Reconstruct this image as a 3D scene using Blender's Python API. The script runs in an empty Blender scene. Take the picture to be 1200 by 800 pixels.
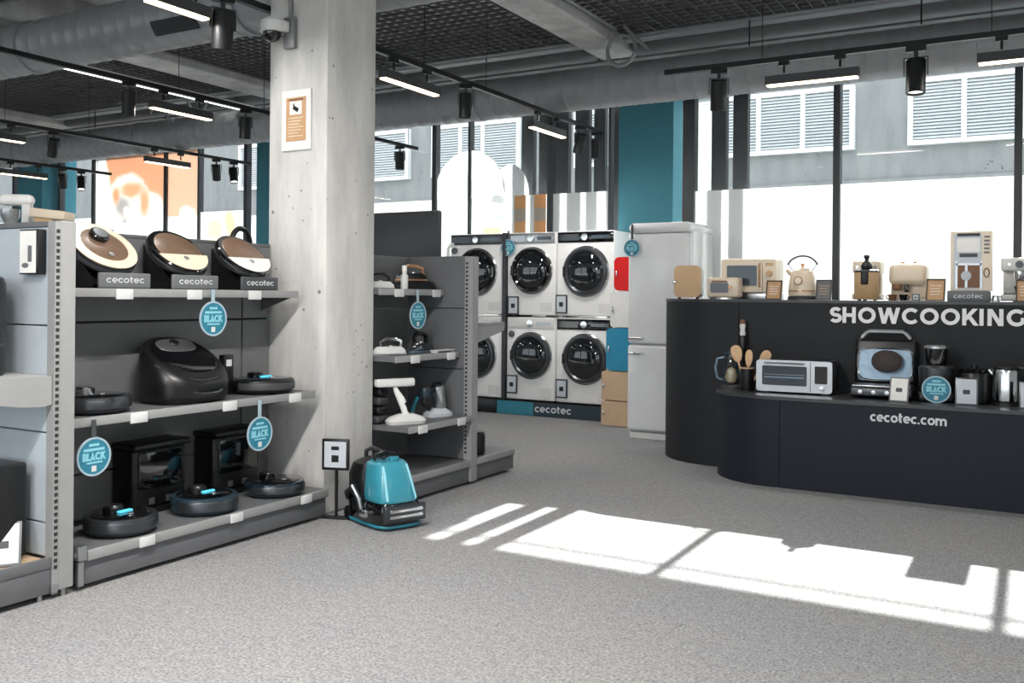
import bpy, bmesh, math, random
from mathutils import Matrix, Vector
R = math.radians
random.seed(7)
scene = bpy.context.scene
col = scene.collection

# ------------------------------------------------------------------ camera
cam_data = bpy.data.cameras.new('camera')
cam_data.sensor_width = 36.0
cam_data.lens = 1107.0 / 1200.0 * 36.0
cam_data.shift_y = -53.0 / 1200.0
cam_data.clip_end = 200
cam = bpy.data.objects.new('camera', cam_data)
col.objects.link(cam)
YAW, ROLL = R(30.0), 0.009
fw = Vector((-math.sin(YAW), math.cos(YAW), 0))
rt0 = Vector((math.cos(YAW), math.sin(YAW), 0)); up0 = Vector((0, 0, 1))
rt = math.cos(ROLL) * rt0 + math.sin(ROLL) * up0
up = -math.sin(ROLL) * rt0 + math.cos(ROLL) * up0
mw = Matrix((rt, up, -fw)).transposed().to_4x4()
mw.translation = Vector((0, 0, 1.22))
cam.matrix_world = mw
scene.camera = cam

# ------------------------------------------------------------------ world, sun, exposure
world = bpy.data.worlds.new('world'); scene.world = world
world.use_nodes = True
bg = world.node_tree.nodes['Background']
bg.inputs[0].default_value = (0.86, 0.93, 1.0, 1)
bg.inputs[1].default_value = 2.2
sun_data = bpy.data.lights.new('sun', 'SUN')
sun_data.energy = 27.0
sun_data.angle = R(0.53)
sun_data.color = (1.0, 0.965, 0.91)
sun = bpy.data.objects.new('sun', sun_data); col.objects.link(sun)
sun.rotation_euler = Vector((0.02, -1.0, -0.66)).to_track_quat('-Z', 'Y').to_euler()
vs = scene.view_settings
vs.view_transform = 'Standard'; vs.look = 'None'; vs.gamma = 1.0
vs.use_curve_mapping = False
vs.exposure = 0.0
LAMP_W = 8.0          # watts of one linear track light

# ------------------------------------------------------------------ materials
def lin(h):
    h = h.lstrip('#'); o = []
    for i in (0, 2, 4):
        v = int(h[i:i+2], 16) / 255.0
        o.append(v / 12.92 if v <= 0.04045 else ((v + 0.055) / 1.055) ** 2.4)
    return o
MATS = {}
def mat(name, hexc, rough=0.5, metal=0.0, var=0.06, scale=14.0, bump=0.0, bscale=120.0, emit=0.0, coat=0.0, spec=0.5, trans=0.0, alpha=1.0):
    if name in MATS: return MATS[name]
    m = bpy.data.materials.new(name); m.use_nodes = True
    nt = m.node_tree; b = nt.nodes['Principled BSDF']
    c = lin(hexc)
    tc = nt.nodes.new('ShaderNodeTexCoord')
    nz = nt.nodes.new('ShaderNodeTexNoise'); nz.inputs['Scale'].default_value = scale; nz.inputs['Detail'].default_value = 4
    nt.links.new(tc.outputs['Object'], nz.inputs['Vector'])
    rp = nt.nodes.new('ShaderNodeValToRGB')
    rp.color_ramp.elements[0].position = 0.3; rp.color_ramp.elements[1].position = 0.7
    rp.color_ramp.elements[0].color = [max(0, v * (1 - var)) for v in c] + [1]
    rp.color_ramp.elements[1].color = [min(1, v * (1 + var)) for v in c] + [1]
    nt.links.new(nz.outputs['Fac'], rp.inputs['Fac'])
    nt.links.new(rp.outputs['Color'], b.inputs['Base Color'])
    b.inputs['Roughness'].default_value = rough
    b.inputs['Metallic'].default_value = metal
    b.inputs['Specular IOR Level'].default_value = spec
    b.inputs['Coat Weight'].default_value = coat
    b.inputs['Transmission Weight'].default_value = trans
    b.inputs['Alpha'].default_value = alpha
    if emit:
        b.inputs['Emission Color'].default_value = c + [1]
        b.inputs['Emission Strength'].default_value = emit
    if bump:
        n2 = nt.nodes.new('ShaderNodeTexNoise'); n2.inputs['Scale'].default_value = bscale; n2.inputs['Detail'].default_value = 3
        nt.links.new(tc.outputs['Object'], n2.inputs['Vector'])
        bp = nt.nodes.new('ShaderNodeBump'); bp.inputs['Strength'].default_value = bump; bp.inputs['Distance'].default_value = 0.01
        nt.links.new(n2.outputs['Fac'], bp.inputs['Height']); nt.links.new(bp.outputs['Normal'], b.inputs['Normal'])
    MATS[name] = m
    return m

def glass_mat(name, tint=(0.95, 0.98, 0.98), refl=0.06, rough=0.02, fres=1.45):
    m = bpy.data.materials.new(name); m.use_nodes = True; nt = m.node_tree
    nt.nodes.remove(nt.nodes['Principled BSDF'])
    out = nt.nodes['Material Output']
    tr = nt.nodes.new('ShaderNodeBsdfTransparent'); tr.inputs[0].default_value = (*tint, 1)
    gl = nt.nodes.new('ShaderNodeBsdfGlossy'); gl.inputs['Roughness'].default_value = rough
    mx = nt.nodes.new('ShaderNodeMixShader'); fr0 = nt.nodes.new('ShaderNodeLayerWeight'); fr0.inputs['Blend'].default_value = 0.5
    pw = nt.nodes.new('ShaderNodeMath'); pw.operation = 'POWER'; pw.inputs[1].default_value = 4.0
    fr = nt.nodes.new('ShaderNodeMath'); fr.operation = 'MULTIPLY_ADD'; fr.inputs[1].default_value = 0.5; fr.inputs[2].default_value = refl
    nt.links.new(fr0.outputs['Facing'], pw.inputs[0]); nt.links.new(pw.outputs[0], fr.inputs[0])
    nt.links.new(fr.outputs[0], mx.inputs[0]); nt.links.new(tr.outputs[0], mx.inputs[1]); nt.links.new(gl.outputs[0], mx.inputs[2])
    nt.links.new(mx.outputs[0], out.inputs[0])
    MATS[name] = m
    return m

def film_mat(name, hexc, clear=0.05, back=0.5):
    """frosted window vinyl: diffuse + translucent, a little see-through"""
    m = bpy.data.materials.new(name); m.use_nodes = True; nt = m.node_tree
    nt.nodes.remove(nt.nodes['Principled BSDF']); out = nt.nodes['Material Output']
    c = lin(hexc)
    tc = nt.nodes.new('ShaderNodeTexCoord'); nz = nt.nodes.new('ShaderNodeTexNoise'); nz.inputs['Scale'].default_value = 2.0
    nt.links.new(tc.outputs['Object'], nz.inputs['Vector'])
    rp = nt.nodes.new('ShaderNodeValToRGB')
    rp.color_ramp.elements[0].color = [v * 0.95 for v in c] + [1]; rp.color_ramp.elements[1].color = c + [1]
    nt.links.new(nz.outputs['Fac'], rp.inputs['Fac'])
    df = nt.nodes.new('ShaderNodeBsdfDiffuse'); tl = nt.nodes.new('ShaderNodeBsdfTranslucent'); tp = nt.nodes.new('ShaderNodeBsdfTransparent')
    nt.links.new(rp.outputs['Color'], df.inputs[0]); nt.links.new(rp.outputs['Color'], tl.inputs[0])
    tp.inputs[0].default_value = c + [1]
    m1 = nt.nodes.new('ShaderNodeMixShader'); m1.inputs[0].default_value = back
    nt.links.new(df.outputs[0], m1.inputs[1]); nt.links.new(tl.outputs[0], m1.inputs[2])
    m2 = nt.nodes.new('ShaderNodeMixShader'); m2.inputs[0].default_value = clear
    nt.links.new(m1.outputs[0], m2.inputs[1]); nt.links.new(tp.outputs[0], m2.inputs[2])
    nt.links.new(m2.outputs[0], out.inputs[0])
    MATS[name] = m
    return m

def poster_film(name, hexc, blobs, back=0.62, clear=0.03):
    """window vinyl with a flat print: ellipses (cx, cz, rx, rz, colour, softness) in object x / z"""
    film_mat(name, hexc, clear, back)
    m = MATS[name]; nt = m.node_tree
    rp = [n for n in nt.nodes if n.type == 'VALTORGB'][0]
    cur = rp.outputs['Color']; tc = [n for n in nt.nodes if n.type == 'TEX_COORD'][0]
    nz = nt.nodes.new('ShaderNodeTexNoise'); nz.inputs['Scale'].default_value = 5.0; nt.links.new(tc.outputs['Object'], nz.inputs['Vector'])
    wob = nt.nodes.new('ShaderNodeVectorMath'); wob.operation = 'MULTIPLY_ADD'
    nt.links.new(nz.outputs['Color'], wob.inputs[0]); wob.inputs[1].default_value = (0.12, 0, 0.12); nt.links.new(tc.outputs['Object'], wob.inputs[2])
    for cx, cz, rx, rz, colr, soft in blobs:
        sb = nt.nodes.new('ShaderNodeVectorMath'); sb.operation = 'SUBTRACT'; sb.inputs[1].default_value = (cx+0.06, 0, cz+0.06)
        nt.links.new(wob.outputs[0], sb.inputs[0])
        ml = nt.nodes.new('ShaderNodeVectorMath'); ml.operation = 'MULTIPLY'; ml.inputs[1].default_value = (1/rx, 0, 1/rz)
        nt.links.new(sb.outputs[0], ml.inputs[0])
        ln = nt.nodes.new('ShaderNodeVectorMath'); ln.operation = 'LENGTH'; nt.links.new(ml.outputs[0], ln.inputs[0])
        mr = nt.nodes.new('ShaderNodeMapRange'); mr.inputs['From Min'].default_value = 1.0; mr.inputs['From Max'].default_value = 1.0-soft
        nt.links.new(ln.outputs['Value'], mr.inputs['Value'])
        mx = nt.nodes.new('ShaderNodeMix'); mx.data_type = 'RGBA'
        nt.links.new(mr.outputs[0], mx.inputs[0]); nt.links.new(cur, mx.inputs[6]); mx.inputs[7].default_value = lin(colr)+[1]
        cur = mx.outputs[2]
    for n in nt.nodes:
        if n.type in ('BSDF_DIFFUSE', 'BSDF_TRANSLUCENT'): nt.links.new(cur, n.inputs[0])
    return m

def carpet_mat():
    m = bpy.data.materials.new('carpet'); m.use_nodes = True; nt = m.node_tree; b = nt.nodes['Principled BSDF']
    tc = nt.nodes.new('ShaderNodeTexCoord')
    def noise(s, d=4):
        n = nt.nodes.new('ShaderNodeTexNoise'); n.inputs['Scale'].default_value = s; n.inputs['Detail'].default_value = d
        nt.links.new(tc.outputs['Object'], n.inputs['Vector']); return n
    n1, n2, n3 = noise(95, 3), noise(26, 3), noise(1.3, 3)
    r1 = nt.nodes.new('ShaderNodeValToRGB'); r1.color_ramp.elements[0].position = 0.28; r1.color_ramp.elements[1].position = 0.72
    r1.color_ramp.elements[0].color = (0.185, 0.187, 0.192, 1); r1.color_ramp.elements[1].color = (0.46, 0.46, 0.462, 1)
    nt.links.new(n1.outputs['Fac'], r1.inputs['Fac'])
    r2 = nt.nodes.new('ShaderNodeValToRGB'); r2.color_ramp.elements[0].position = 0.3; r2.color_ramp.elements[1].position = 0.7
    r2.color_ramp.elements[0].color = (0.80, 0.80, 0.81, 1); r2.color_ramp.elements[1].color = (1, 1, 1, 1)
    nt.links.new(n2.outputs['Fac'], r2.inputs['Fac'])
    r3 = nt.nodes.new('ShaderNodeValToRGB'); r3.color_ramp.elements[0].position = 0.35; r3.color_ramp.elements[1].position = 0.65
    r3.color_ramp.elements[0].color = (0.92, 0.93, 0.95, 1); r3.color_ramp.elements[1].color = (1, 0.99, 0.97, 1)
    nt.links.new(n3.outputs['Fac'], r3.inputs['Fac'])
    def mul(a, c):
        x = nt.nodes.new('ShaderNodeMix'); x.data_type = 'RGBA'; x.blend_type = 'MULTIPLY'; x.inputs[0].default_value = 1
        nt.links.new(a, x.inputs[6]); nt.links.new(c, x.inputs[7]); return x.outputs[2]
    nt.links.new(mul(mul(r1.outputs[0], r2.outputs[0]), r3.outputs[0]), b.inputs['Base Color'])
    b.inputs['Roughness'].default_value = 0.95; b.inputs['Specular IOR Level'].default_value = 0.15
    bp = nt.nodes.new('ShaderNodeBump'); bp.inputs['Strength'].default_value = 0.5; bp.inputs['Distance'].default_value = 0.006
    nt.links.new(n1.outputs['Fac'], bp.inputs['Height']); nt.links.new(bp.outputs['Normal'], b.inputs['Normal'])
    MATS['carpet'] = m
    return m

def concrete_mat(name, base, dark, warm=None):
    m = bpy.data.materials.new(name); m.use_nodes = True; nt = m.node_tree; b = nt.nodes['Principled BSDF']
    tc = nt.nodes.new('ShaderNodeTexCoord')
    mp = nt.nodes.new('ShaderNodeMapping'); mp.inputs['Scale'].default_value = (3.0, 3.0, 0.7)
    nt.links.new(tc.outputs['Object'], mp.inputs[0])
    n1 = nt.nodes.new('ShaderNodeTexNoise'); n1.inputs['Scale'].default_value = 1.6; n1.inputs['Detail'].default_value = 8; n1.inputs['Roughness'].default_value = 0.65
    nt.links.new(mp.outputs[0], n1.inputs['Vector'])
    r1 = nt.nodes.new('ShaderNodeValToRGB'); r1.color_ramp.elements[0].position = 0.32; r1.color_ramp.elements[1].position = 0.66
    r1.color_ramp.elements[0].color = lin(dark) + [1]; r1.color_ramp.elements[1].color = lin(base) + [1]
    nt.links.new(n1.outputs['Fac'], r1.inputs['Fac'])
    # bug holes
    v = nt.nodes.new('ShaderNodeTexVoronoi'); v.inputs['Scale'].default_value = 17
    nt.links.new(tc.outputs['Object'], v.inputs['Vector'])
    n2 = nt.nodes.new('ShaderNodeTexNoise'); n2.inputs['Scale'].default_value = 3.1
    nt.links.new(tc.outputs['Object'], n2.inputs['Vector'])
    ad = nt.nodes.new('ShaderNodeMath'); ad.operation = 'MULTIPLY_ADD'; ad.inputs[1].default_value = -0.9; ad.inputs[2].default_value = 0.62
    nt.links.new(n2.outputs['Fac'], ad.inputs[0])
    sb = nt.nodes.new('ShaderNodeMath'); sb.operation = 'ADD'
    nt.links.new(v.outputs['Distance'], sb.inputs[0]); nt.links.new(ad.outputs[0], sb.inputs[1])
    r2 = nt.nodes.new('ShaderNodeValToRGB'); r2.color_ramp.elements[0].position = 0.15; r2.color_ramp.elements[1].position = 0.24
    r2.color_ramp.elements[0].color = (0.35, 0.35, 0.35, 1); r2.color_ramp.elements[1].color = (1, 1, 1, 1)
    nt.links.new(sb.outputs[0], r2.inputs['Fac'])
    x = nt.nodes.new('ShaderNodeMix'); x.data_type = 'RGBA'; x.blend_type = 'MULTIPLY'; x.inputs[0].default_value = 1
    nt.links.new(r1.outputs[0], x.inputs[6]); nt.links.new(r2.outputs[0], x.inputs[7])
    nt.links.new(x.outputs[2], b.inputs['Base Color'])
    b.inputs['Roughness'].default_value = 0.85; b.inputs['Specular IOR Level'].default_value = 0.25
    bp = nt.nodes.new('ShaderNodeBump'); bp.inputs['Strength'].default_value = 0.35; bp.inputs['Distance'].default_value = 0.01
    nt.links.new(n1.outputs['Fac'], bp.inputs['Height']); nt.links.new(bp.outputs['Normal'], b.inputs['Normal'])
    MATS[name] = m
    return m

carpet_mat()
concrete_mat('concrete', '#e4e2de', '#bdbdbb')
concrete_mat('concrete_beam', '#d6d6d4', '#aeafb0')
concrete_mat('concrete_out', '#979796', '#868687')
glass_mat('window_glass', (0.96, 0.98, 0.98), refl=0.012)
glass_mat('clear_glass', (0.86, 0.92, 0.94), fres=1.6)
glass_mat('tank_glass', (0.75, 0.90, 0.94), fres=1.5)
film_mat('film_white', '#f4f6f6', clear=0.04, back=0.36)
film_mat('film_print', '#fbfbfa', clear=0.03, back=0.6)
film_mat('film_peach', '#f8cfae', clear=0.03, back=0.62)
film_mat('film_peach_light', '#f9e0cb', clear=0.03, back=0.62)
film_mat('film_cream', '#fbe6d3', clear=0.03, back=0.62)
film_mat('film_orange', '#f0c08c', clear=0.02, back=0.3)
film_mat('film_grey', '#dcdedf', clear=0.02, back=0.3)
film_mat('film_brown', '#c9bfb4', clear=0.02, back=0.3)
BREAD = [(-12.1, 2.5, 0.56, 0.54, '#fbfaf8', 0.12), (-11.55, 2.40, 0.3, 0.34, '#fbfaf8', 0.2), (-12.75, 2.6, 0.3, 0.75, '#fbfbfa', 0.15), (-12.0, 2.76, 0.34, 0.13, '#fbdcc2', 0.6), (-11.72, 2.55, 0.13, 0.25, '#fadcc4', 0.6), (-12.2, 2.5, 0.2, 0.17, '#dcdcdc', 0.5), (-12.36, 2.68, 0.11, 0.16, '#f9d6ba', 0.6), (-12.12, 2.44, 0.1, 0.1, '#fbfaf8', 0.4), (-12.15, 2.28, 0.09, 0.08, '#c9c8c8', 0.5), (-11.9, 2.2, 0.5, 0.12, '#fdfcfa', 0.4), (-10.8, 2.36, 0.2, 0.12, '#fbfaf8', 0.3), (-10.25, 2.12, 0.22, 0.2, '#fbe6d3', 0.5), (-9.95, 2.2, 0.12, 0.24, '#fbe0c8', 0.5)]
poster_film('poster_peach', '#fadac2', BREAD, back=0.27)
poster_film('poster_peach_light', '#fbe4d4', BREAD, back=0.29)
poster_film('poster_white', '#f4f6f6', BREAD[3:] + [(-6.25, 2.2, 0.13, 0.17, '#d9dbdc', 0.15), (-6.25, 2.2, 0.10, 0.14, '#f4f6f6', 0.15), (-6.02, 2.5, 0.07, 0.2, '#d9dbdc', 0.25), (-5.62, 2.34, 0.1, 0.05, '#cfd1d2', 0.3), (-5.6, 2.13, 0.16, 0.06, '#d9dbdc', 0.3), (-5.7, 1.98, 0.2, 0.06, '#fbe0c8', 0.5)], back=0.38, clear=0.04)
mat('ceil_slab', '#d6d7d8', 0.85)
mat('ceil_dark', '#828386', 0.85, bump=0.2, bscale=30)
mat('mesh_metal', '#5a5b5d', 0.6, 0.3)
mat('duct', '#94969a', 0.48, 0.25, bump=0.05, bscale=8)
mat('duct_light', '#8f9092', 0.5, 0.4)
mat('wall_paint', '#c9cacb', 0.9)
mat('teal', '#3f7b8a', 0.8, var=0.03)
mat('teal_light', '#7fc6d9', 0.8, var=0.03)
mat('black_metal', '#1b1c1e', 0.45, 0.3)
mat('black_plastic', '#131416', 0.35)
mat('black_gloss', '#0b0c0e', 0.08, coat=0.5)
mat('dark_frame', '#3b3d40', 0.5)
mat('fin', '#46474a', 0.6)
mat('gondola', '#686a6d', 0.5, var=0.03)
mat('gondola_back', '#737577', 0.55, var=0.04)
mat('gondola_blue', '#b7c1c9', 0.5, var=0.03)
mat('gondola_edge', '#989999', 0.45, var=0.03)
mat('slot_dark', '#2c2d30', 0.7)
mat('label_white', '#d9dada', 0.5)
mat('counter', '#242629', 0.6, var=0.05, spec=0.3)
mat('counter_low', '#181d27', 0.6, var=0.05, spec=0.3)
mat('counter_top', '#3a3c3f', 0.35)
mat('letter_white', '#f3f3f2', 0.45, var=0.01)
mat('letter_grey', '#d3d6d8', 0.45, var=0.01)
mat('white_enamel', '#f3f3f1', 0.25, coat=0.3, var=0.02)
mat('white_plastic', '#dcdcda', 0.4, var=0.03)
mat('fridge_white', '#e3e4e6', 0.22, coat=0.5, var=0.02)
mat('cream', '#e3d3bb', 0.35, coat=0.2, var=0.03)
mat('beige', '#c9a67c', 0.45, var=0.04)
mat('beige_box', '#c5a98a', 0.7, var=0.05)
mat('brown_top', '#6d5645', 0.35, var=0.1)
mat('chrome', '#d6d8da', 0.15, 1.0, var=0.02)
mat('steel', '#b4b7ba', 0.3, 0.9, var=0.03)
mat('steel_dark', '#55585c', 0.3, 0.8)
mat('copper', '#b98a66', 0.3, 0.6)
mat('red', '#cf1414', 0.35, var=0.03)
mat('blue', '#2487ab', 0.35, var=0.04)
mat('cyan_panel', '#2b7f93', 0.45, var=0.04)
mat('tank_blue', '#398fa2', 0.25, var=0.06, coat=0.4)
mat('tank_dark', '#2a7f92', 0.3, var=0.08)
mat('tag_blue', '#2d7f97', 0.45, var=0.1, scale=40)
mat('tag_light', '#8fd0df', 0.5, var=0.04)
mat('tag_rim', '#a9bfca', 0.5)
mat('screen_grey', '#c5ccd3', 0.5)
mat('drum_glass', '#14181c', 0.06, coat=0.8, var=0.3, scale=8)
mat('drum_inner', '#3c4044', 0.2, 0.7)
mat('oven_glass', '#2d3a43', 0.1, coat=0.4, var=0.15)
mat('wood', '#d9b48b', 0.6, var=0.12)
mat('wood_dark', '#7c5639', 0.5, var=0.1)
mat('tan_card', '#c9a077', 0.7, var=0.08)
mat('frame_dark', '#4b3f36', 0.5)
mat('paper', '#eeede9', 0.8)
mat('sign_grey', '#6b6e71', 0.5)
mat('sign_dark', '#45484b', 0.5)
mat('tv', '#35373a', 0.35)
mat('street', '#b9b9b6', 0.9, bump=0.2)
mat('shutter', '#c2c4c6', 0.7, var=0.05)
mat('win_frame', '#ececea', 0.6)
mat('dark_food', '#2b211c', 0.6, var=0.3, scale=60)
mat('foil', '#74899a', 0.35, 0.45, var=0.2, scale=20)
mat('blue_led', '#5ac8e6', 0.4, emit=0.6)
mat('lamp_warm', '#ffe2bd', 0.5, emit=4.5)
mat('led_white', '#fbfaf5', 0.5, emit=2.2)
mat('dark_blue_gloss', '#15242e', 0.15, coat=0.5)
mat('navy_plastic', '#22343f', 0.35)
mat('floor_out', '#a7a7a4', 0.9)

# ------------------------------------------------------------------ mesh helpers
I4 = Matrix.Identity(4)
def T(x=0, y=0, z=0): return Matrix.Translation((x, y, z))
def RX(a): return Matrix.Rotation(R(a), 4, 'X')
def RY(a): return Matrix.Rotation(R(a), 4, 'Y')
def RZ(a): return Matrix.Rotation(R(a), 4, 'Z')

class B:
    def __init__(s): s.bm = bmesh.new()
    def _xf(s, start, m):
        if m is not None and m is not I4:
            s.bm.verts.ensure_lookup_table()
            for i in range(start, len(s.bm.verts)): s.bm.verts[i].co = m @ s.bm.verts[i].co
    def box(s, x0, x1, y0, y1, z0, z1, r=0.0, seg=2, axis=None, m=None):
        tmp = bmesh.new()
        bmesh.ops.create_cube(tmp, size=1)
        for v in tmp.verts:
            v.co = Vector(((x0+x1)/2 + v.co.x*(x1-x0), (y0+y1)/2 + v.co.y*(y1-y0), (z0+z1)/2 + v.co.z*(z1-z0)))
        if r > 0:
            es = list(tmp.edges)
            if axis is not None:
                k = 'xyz'.index(axis)
                es = [e for e in es if abs((e.verts[0].co - e.verts[1].co)[k]) > 1e-7]
            r = min(r, 0.499 * min(d for i, d in enumerate((x1-x0, y1-y0, z1-z0)) if axis is None or i != 'xyz'.index(axis)))
            bmesh.ops.bevel(tmp, geom=es, offset=r, segments=seg, profile=0.5, affect='EDGES', clamp_overlap=True)
        s._join(tmp, m); return s
    def _join(s, tmp, m=None):
        mp = {}
        for v in tmp.verts: mp[v] = s.bm.verts.new(m @ v.co if m is not None else v.co)
        for f in tmp.faces:
            try: s.bm.faces.new([mp[v] for v in f.verts])
            except ValueError: pass
        tmp.free()
    def cyl(s, p0, p1, r0, r1=None, seg=20, caps=True, m=None):
        if r1 is None: r1 = r0
        p0, p1 = Vector(p0), Vector(p1); d = (p1 - p0).normalized()
        a = Vector((0, 0, 1)) if abs(d.z) < 0.9 else Vector((1, 0, 0))
        u = d.cross(a).normalized(); w = d.cross(u)
        A, C = [], []
        for i in range(seg):
            t = 2*math.pi*i/seg; o = u*math.cos(t) + w*math.sin(t)
            pa, pc = p0 + o*r0, p1 + o*r1
            if m is not None: pa, pc = m @ pa, m @ pc
            A.append(s.bm.verts.new(pa)); C.append(s.bm.verts.new(pc))
        for i in range(seg):
            j = (i+1) % seg; s.bm.faces.new((A[i], C[i], C[j], A[j]))
        if caps: s.bm.faces.new(A); s.bm.faces.new(C[::-1])
        return s
    def lathe(s, prof, seg=32, m=None, a0=0, a1=360):
        full = abs(a1-a0) >= 359.9; n = seg if full else seg+1
        rings = []
        for r, z in prof:
            if r < 1e-6:
                v = Vector((0, 0, z)); rings.append([s.bm.verts.new(m @ v if m is not None else v)])
            else:
                ring = []
                for i in range(n):
                    t = R(a0 + (a1-a0)*i/seg); v = Vector((r*math.cos(t), r*math.sin(t), z))
                    ring.append(s.bm.verts.new(m @ v if m is not None else v))
                rings.append(ring)
        for a, c in zip(rings, rings[1:]):
            for i in range(n if full else n-1):
                j = (i+1) % n
                q = []
                for v in ((a[0] if len(a) == 1 else a[i]), (a[0] if len(a) == 1 else a[j]), (c[0] if len(c) == 1 else c[j]), (c[0] if len(c) == 1 else c[i])):
                    if v not in q: q.append(v)
                if len(q) > 2: s.bm.faces.new(q)
        return s
    def prism(s, pts, z0, z1, m=None):
        """pts: closed outline in local xy, extruded along local z"""
        a = [s.bm.verts.new((m if m is not None else I4) @ Vector((x, y, z0))) for x, y in pts]
        c = [s.bm.verts.new((m if m is not None else I4) @ Vector((x, y, z1))) for x, y in pts]
        n = len(pts)
        s.bm.faces.new(a[::-1]); s.bm.faces.new(c)
        for i in range(n): j = (i+1) % n; s.bm.faces.new((a[i], a[j], c[j], c[i]))
        return s
    def tube(s, pts, r, seg=8, closed=False, m=None):
        P = [Vector(p) for p in pts]; n = len(P); rings = []; prev = None
        for i in range(n):
            if closed: d = (P[(i+1) % n] - P[i-1]).normalized()
            else: d = (P[min(i+1, n-1)] - P[max(i-1, 0)]).normalized()
            if prev is None:
                a = Vector((0, 0, 1)) if abs(d.z) < 0.9 else Vector((1, 0, 0)); u = d.cross(a).normalized()
            else: u = (prev - d * prev.dot(d)).normalized()
            prev = u; w = d.cross(u); rr = r[i] if isinstance(r, (list, tuple)) else r
            ring = []
            for k in range(seg):
                t = 2*math.pi*k/seg; v = P[i] + (u*math.cos(t) + w*math.sin(t))*rr
                ring.append(s.bm.verts.new(m @ v if m is not None else v))
            rings.append(ring)
        rng = range(n) if closed else range(n-1)
        for i in rng:
            a, c = rings[i], rings[(i+1) % n]
            for k in range(seg): j = (k+1) % seg; s.bm.faces.new((a[k], a[j], c[j], c[k]))
        if not closed: s.bm.faces.new(rings[0][::-1]); s.bm.faces.new(rings[-1])
        return s
    def ribbon(s, pts, w, d, closed=False, m=None, hcut=False):
        """flat stroke in local xy, thickness 0..d along local z"""
        P = [Vector((p[0], p[1])) for p in pts]; n = len(P); L, Q = [], []
        for i in range(n):
            if closed: a, c = P[i-1], P[(i+1) % n]; d0, d1 = (P[i]-a).normalized(), (c-P[i]).normalized()
            else:
                d0 = (P[i]-P[i-1]).normalized() if i > 0 else (P[1]-P[0]).normalized()
                d1 = (P[i+1]-P[i]).normalized() if i < n-1 else d0
            t = d0 + d1
            t = t.normalized() if t.length > 1e-6 else d0
            nr = Vector((-t.y, t.x)); k = min(1.25, 1.0 / max(0.3, t.dot(d1)))
            L.append(P[i] + nr*w/2*k); Q.append(P[i] - nr*w/2*k)
        if hcut:
            dx = w/2 / max(0.2, abs((P[1]-P[0]).normalized().y))
            L = [p - Vector((dx, 0)) for p in P]; Q = [p + Vector((dx, 0)) for p in P]
        mm = m if m is not None else I4
        V = [[s.bm.verts.new(mm @ Vector((p.x, p.y, z))) for p in S] for S in (L, Q) for z in (0, d)]
        l0, l1, q0, q1 = V
        for i in (range(n) if closed else range(n-1)):
            j = (i+1) % n
            for f in ((l0[i], q0[i], q0[j], l0[j]), (l1[i], l1[j], q1[j], q1[i]), (l0[i], l0[j], l1[j], l1[i]), (q0[i], q1[i], q1[j], q0[j])): s.bm.faces.new(f)
        if not closed:
            s.bm.faces.new((l0[0], l1[0], q1[0], q0[0])); s.bm.faces.new((l0[-1], q0[-1], q1[-1], l1[-1]))
        return s
    def disc(s, c, r, ry=None, seg=32, z0=0, z1=0.002, m=None):
        ry = ry or r
        return s.prism([(c[0]+r*math.cos(2*math.pi*i/seg), c[1]+ry*math.sin(2*math.pi*i/seg)) for i in range(seg)], z0, z1, m)

def link(name, data, parent=None):
    o = bpy.data.objects.new(name, data); col.objects.link(o)
    if parent is not None: o.parent = parent
    return o
def fin(name, b, material, parent=None, loc=None, rz=0, smooth=True, ang=32):
    bmesh.ops.recalc_face_normals(b.bm, faces=b.bm.faces)
    me = bpy.data.meshes.new(name); b.bm.to_mesh(me); b.bm.free()
    me.materials.append(MATS[material])
    if smooth:
        for p in me.polygons: p.use_smooth = True
        me.set_sharp_from_angle(angle=R(ang))
    o = link(name, me, parent)
    if loc is not None: o.location = loc
    if rz: o.rotation_euler[2] = R(rz)
    return o
def tag(o, label, cat, group=None):
    o['label'] = label; o['category'] = cat
    if group: o['group'] = group
    return o
def thing(name, label, cat, loc=(0, 0, 0), rz=0, group=None):
    o = link(name, None); o.empty_display_size = 0.05
    o.location = loc; o.rotation_euler[2] = R(rz)
    return tag(o, label, cat, group)
def struct(o, kind='structure'):
    o['kind'] = kind; return o
def copy_tree(o, parent=None):
    c = o.copy(); col.objects.link(c); c.parent = parent
    for ch in list(o.children): copy_tree(ch, c)
    return c
def again(o, label, loc, rz=None):
    c = copy_tree(o); c.location = loc
    if rz is not None: c.rotation_euler[2] = R(rz)
    c['label'] = label
    return c

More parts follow.
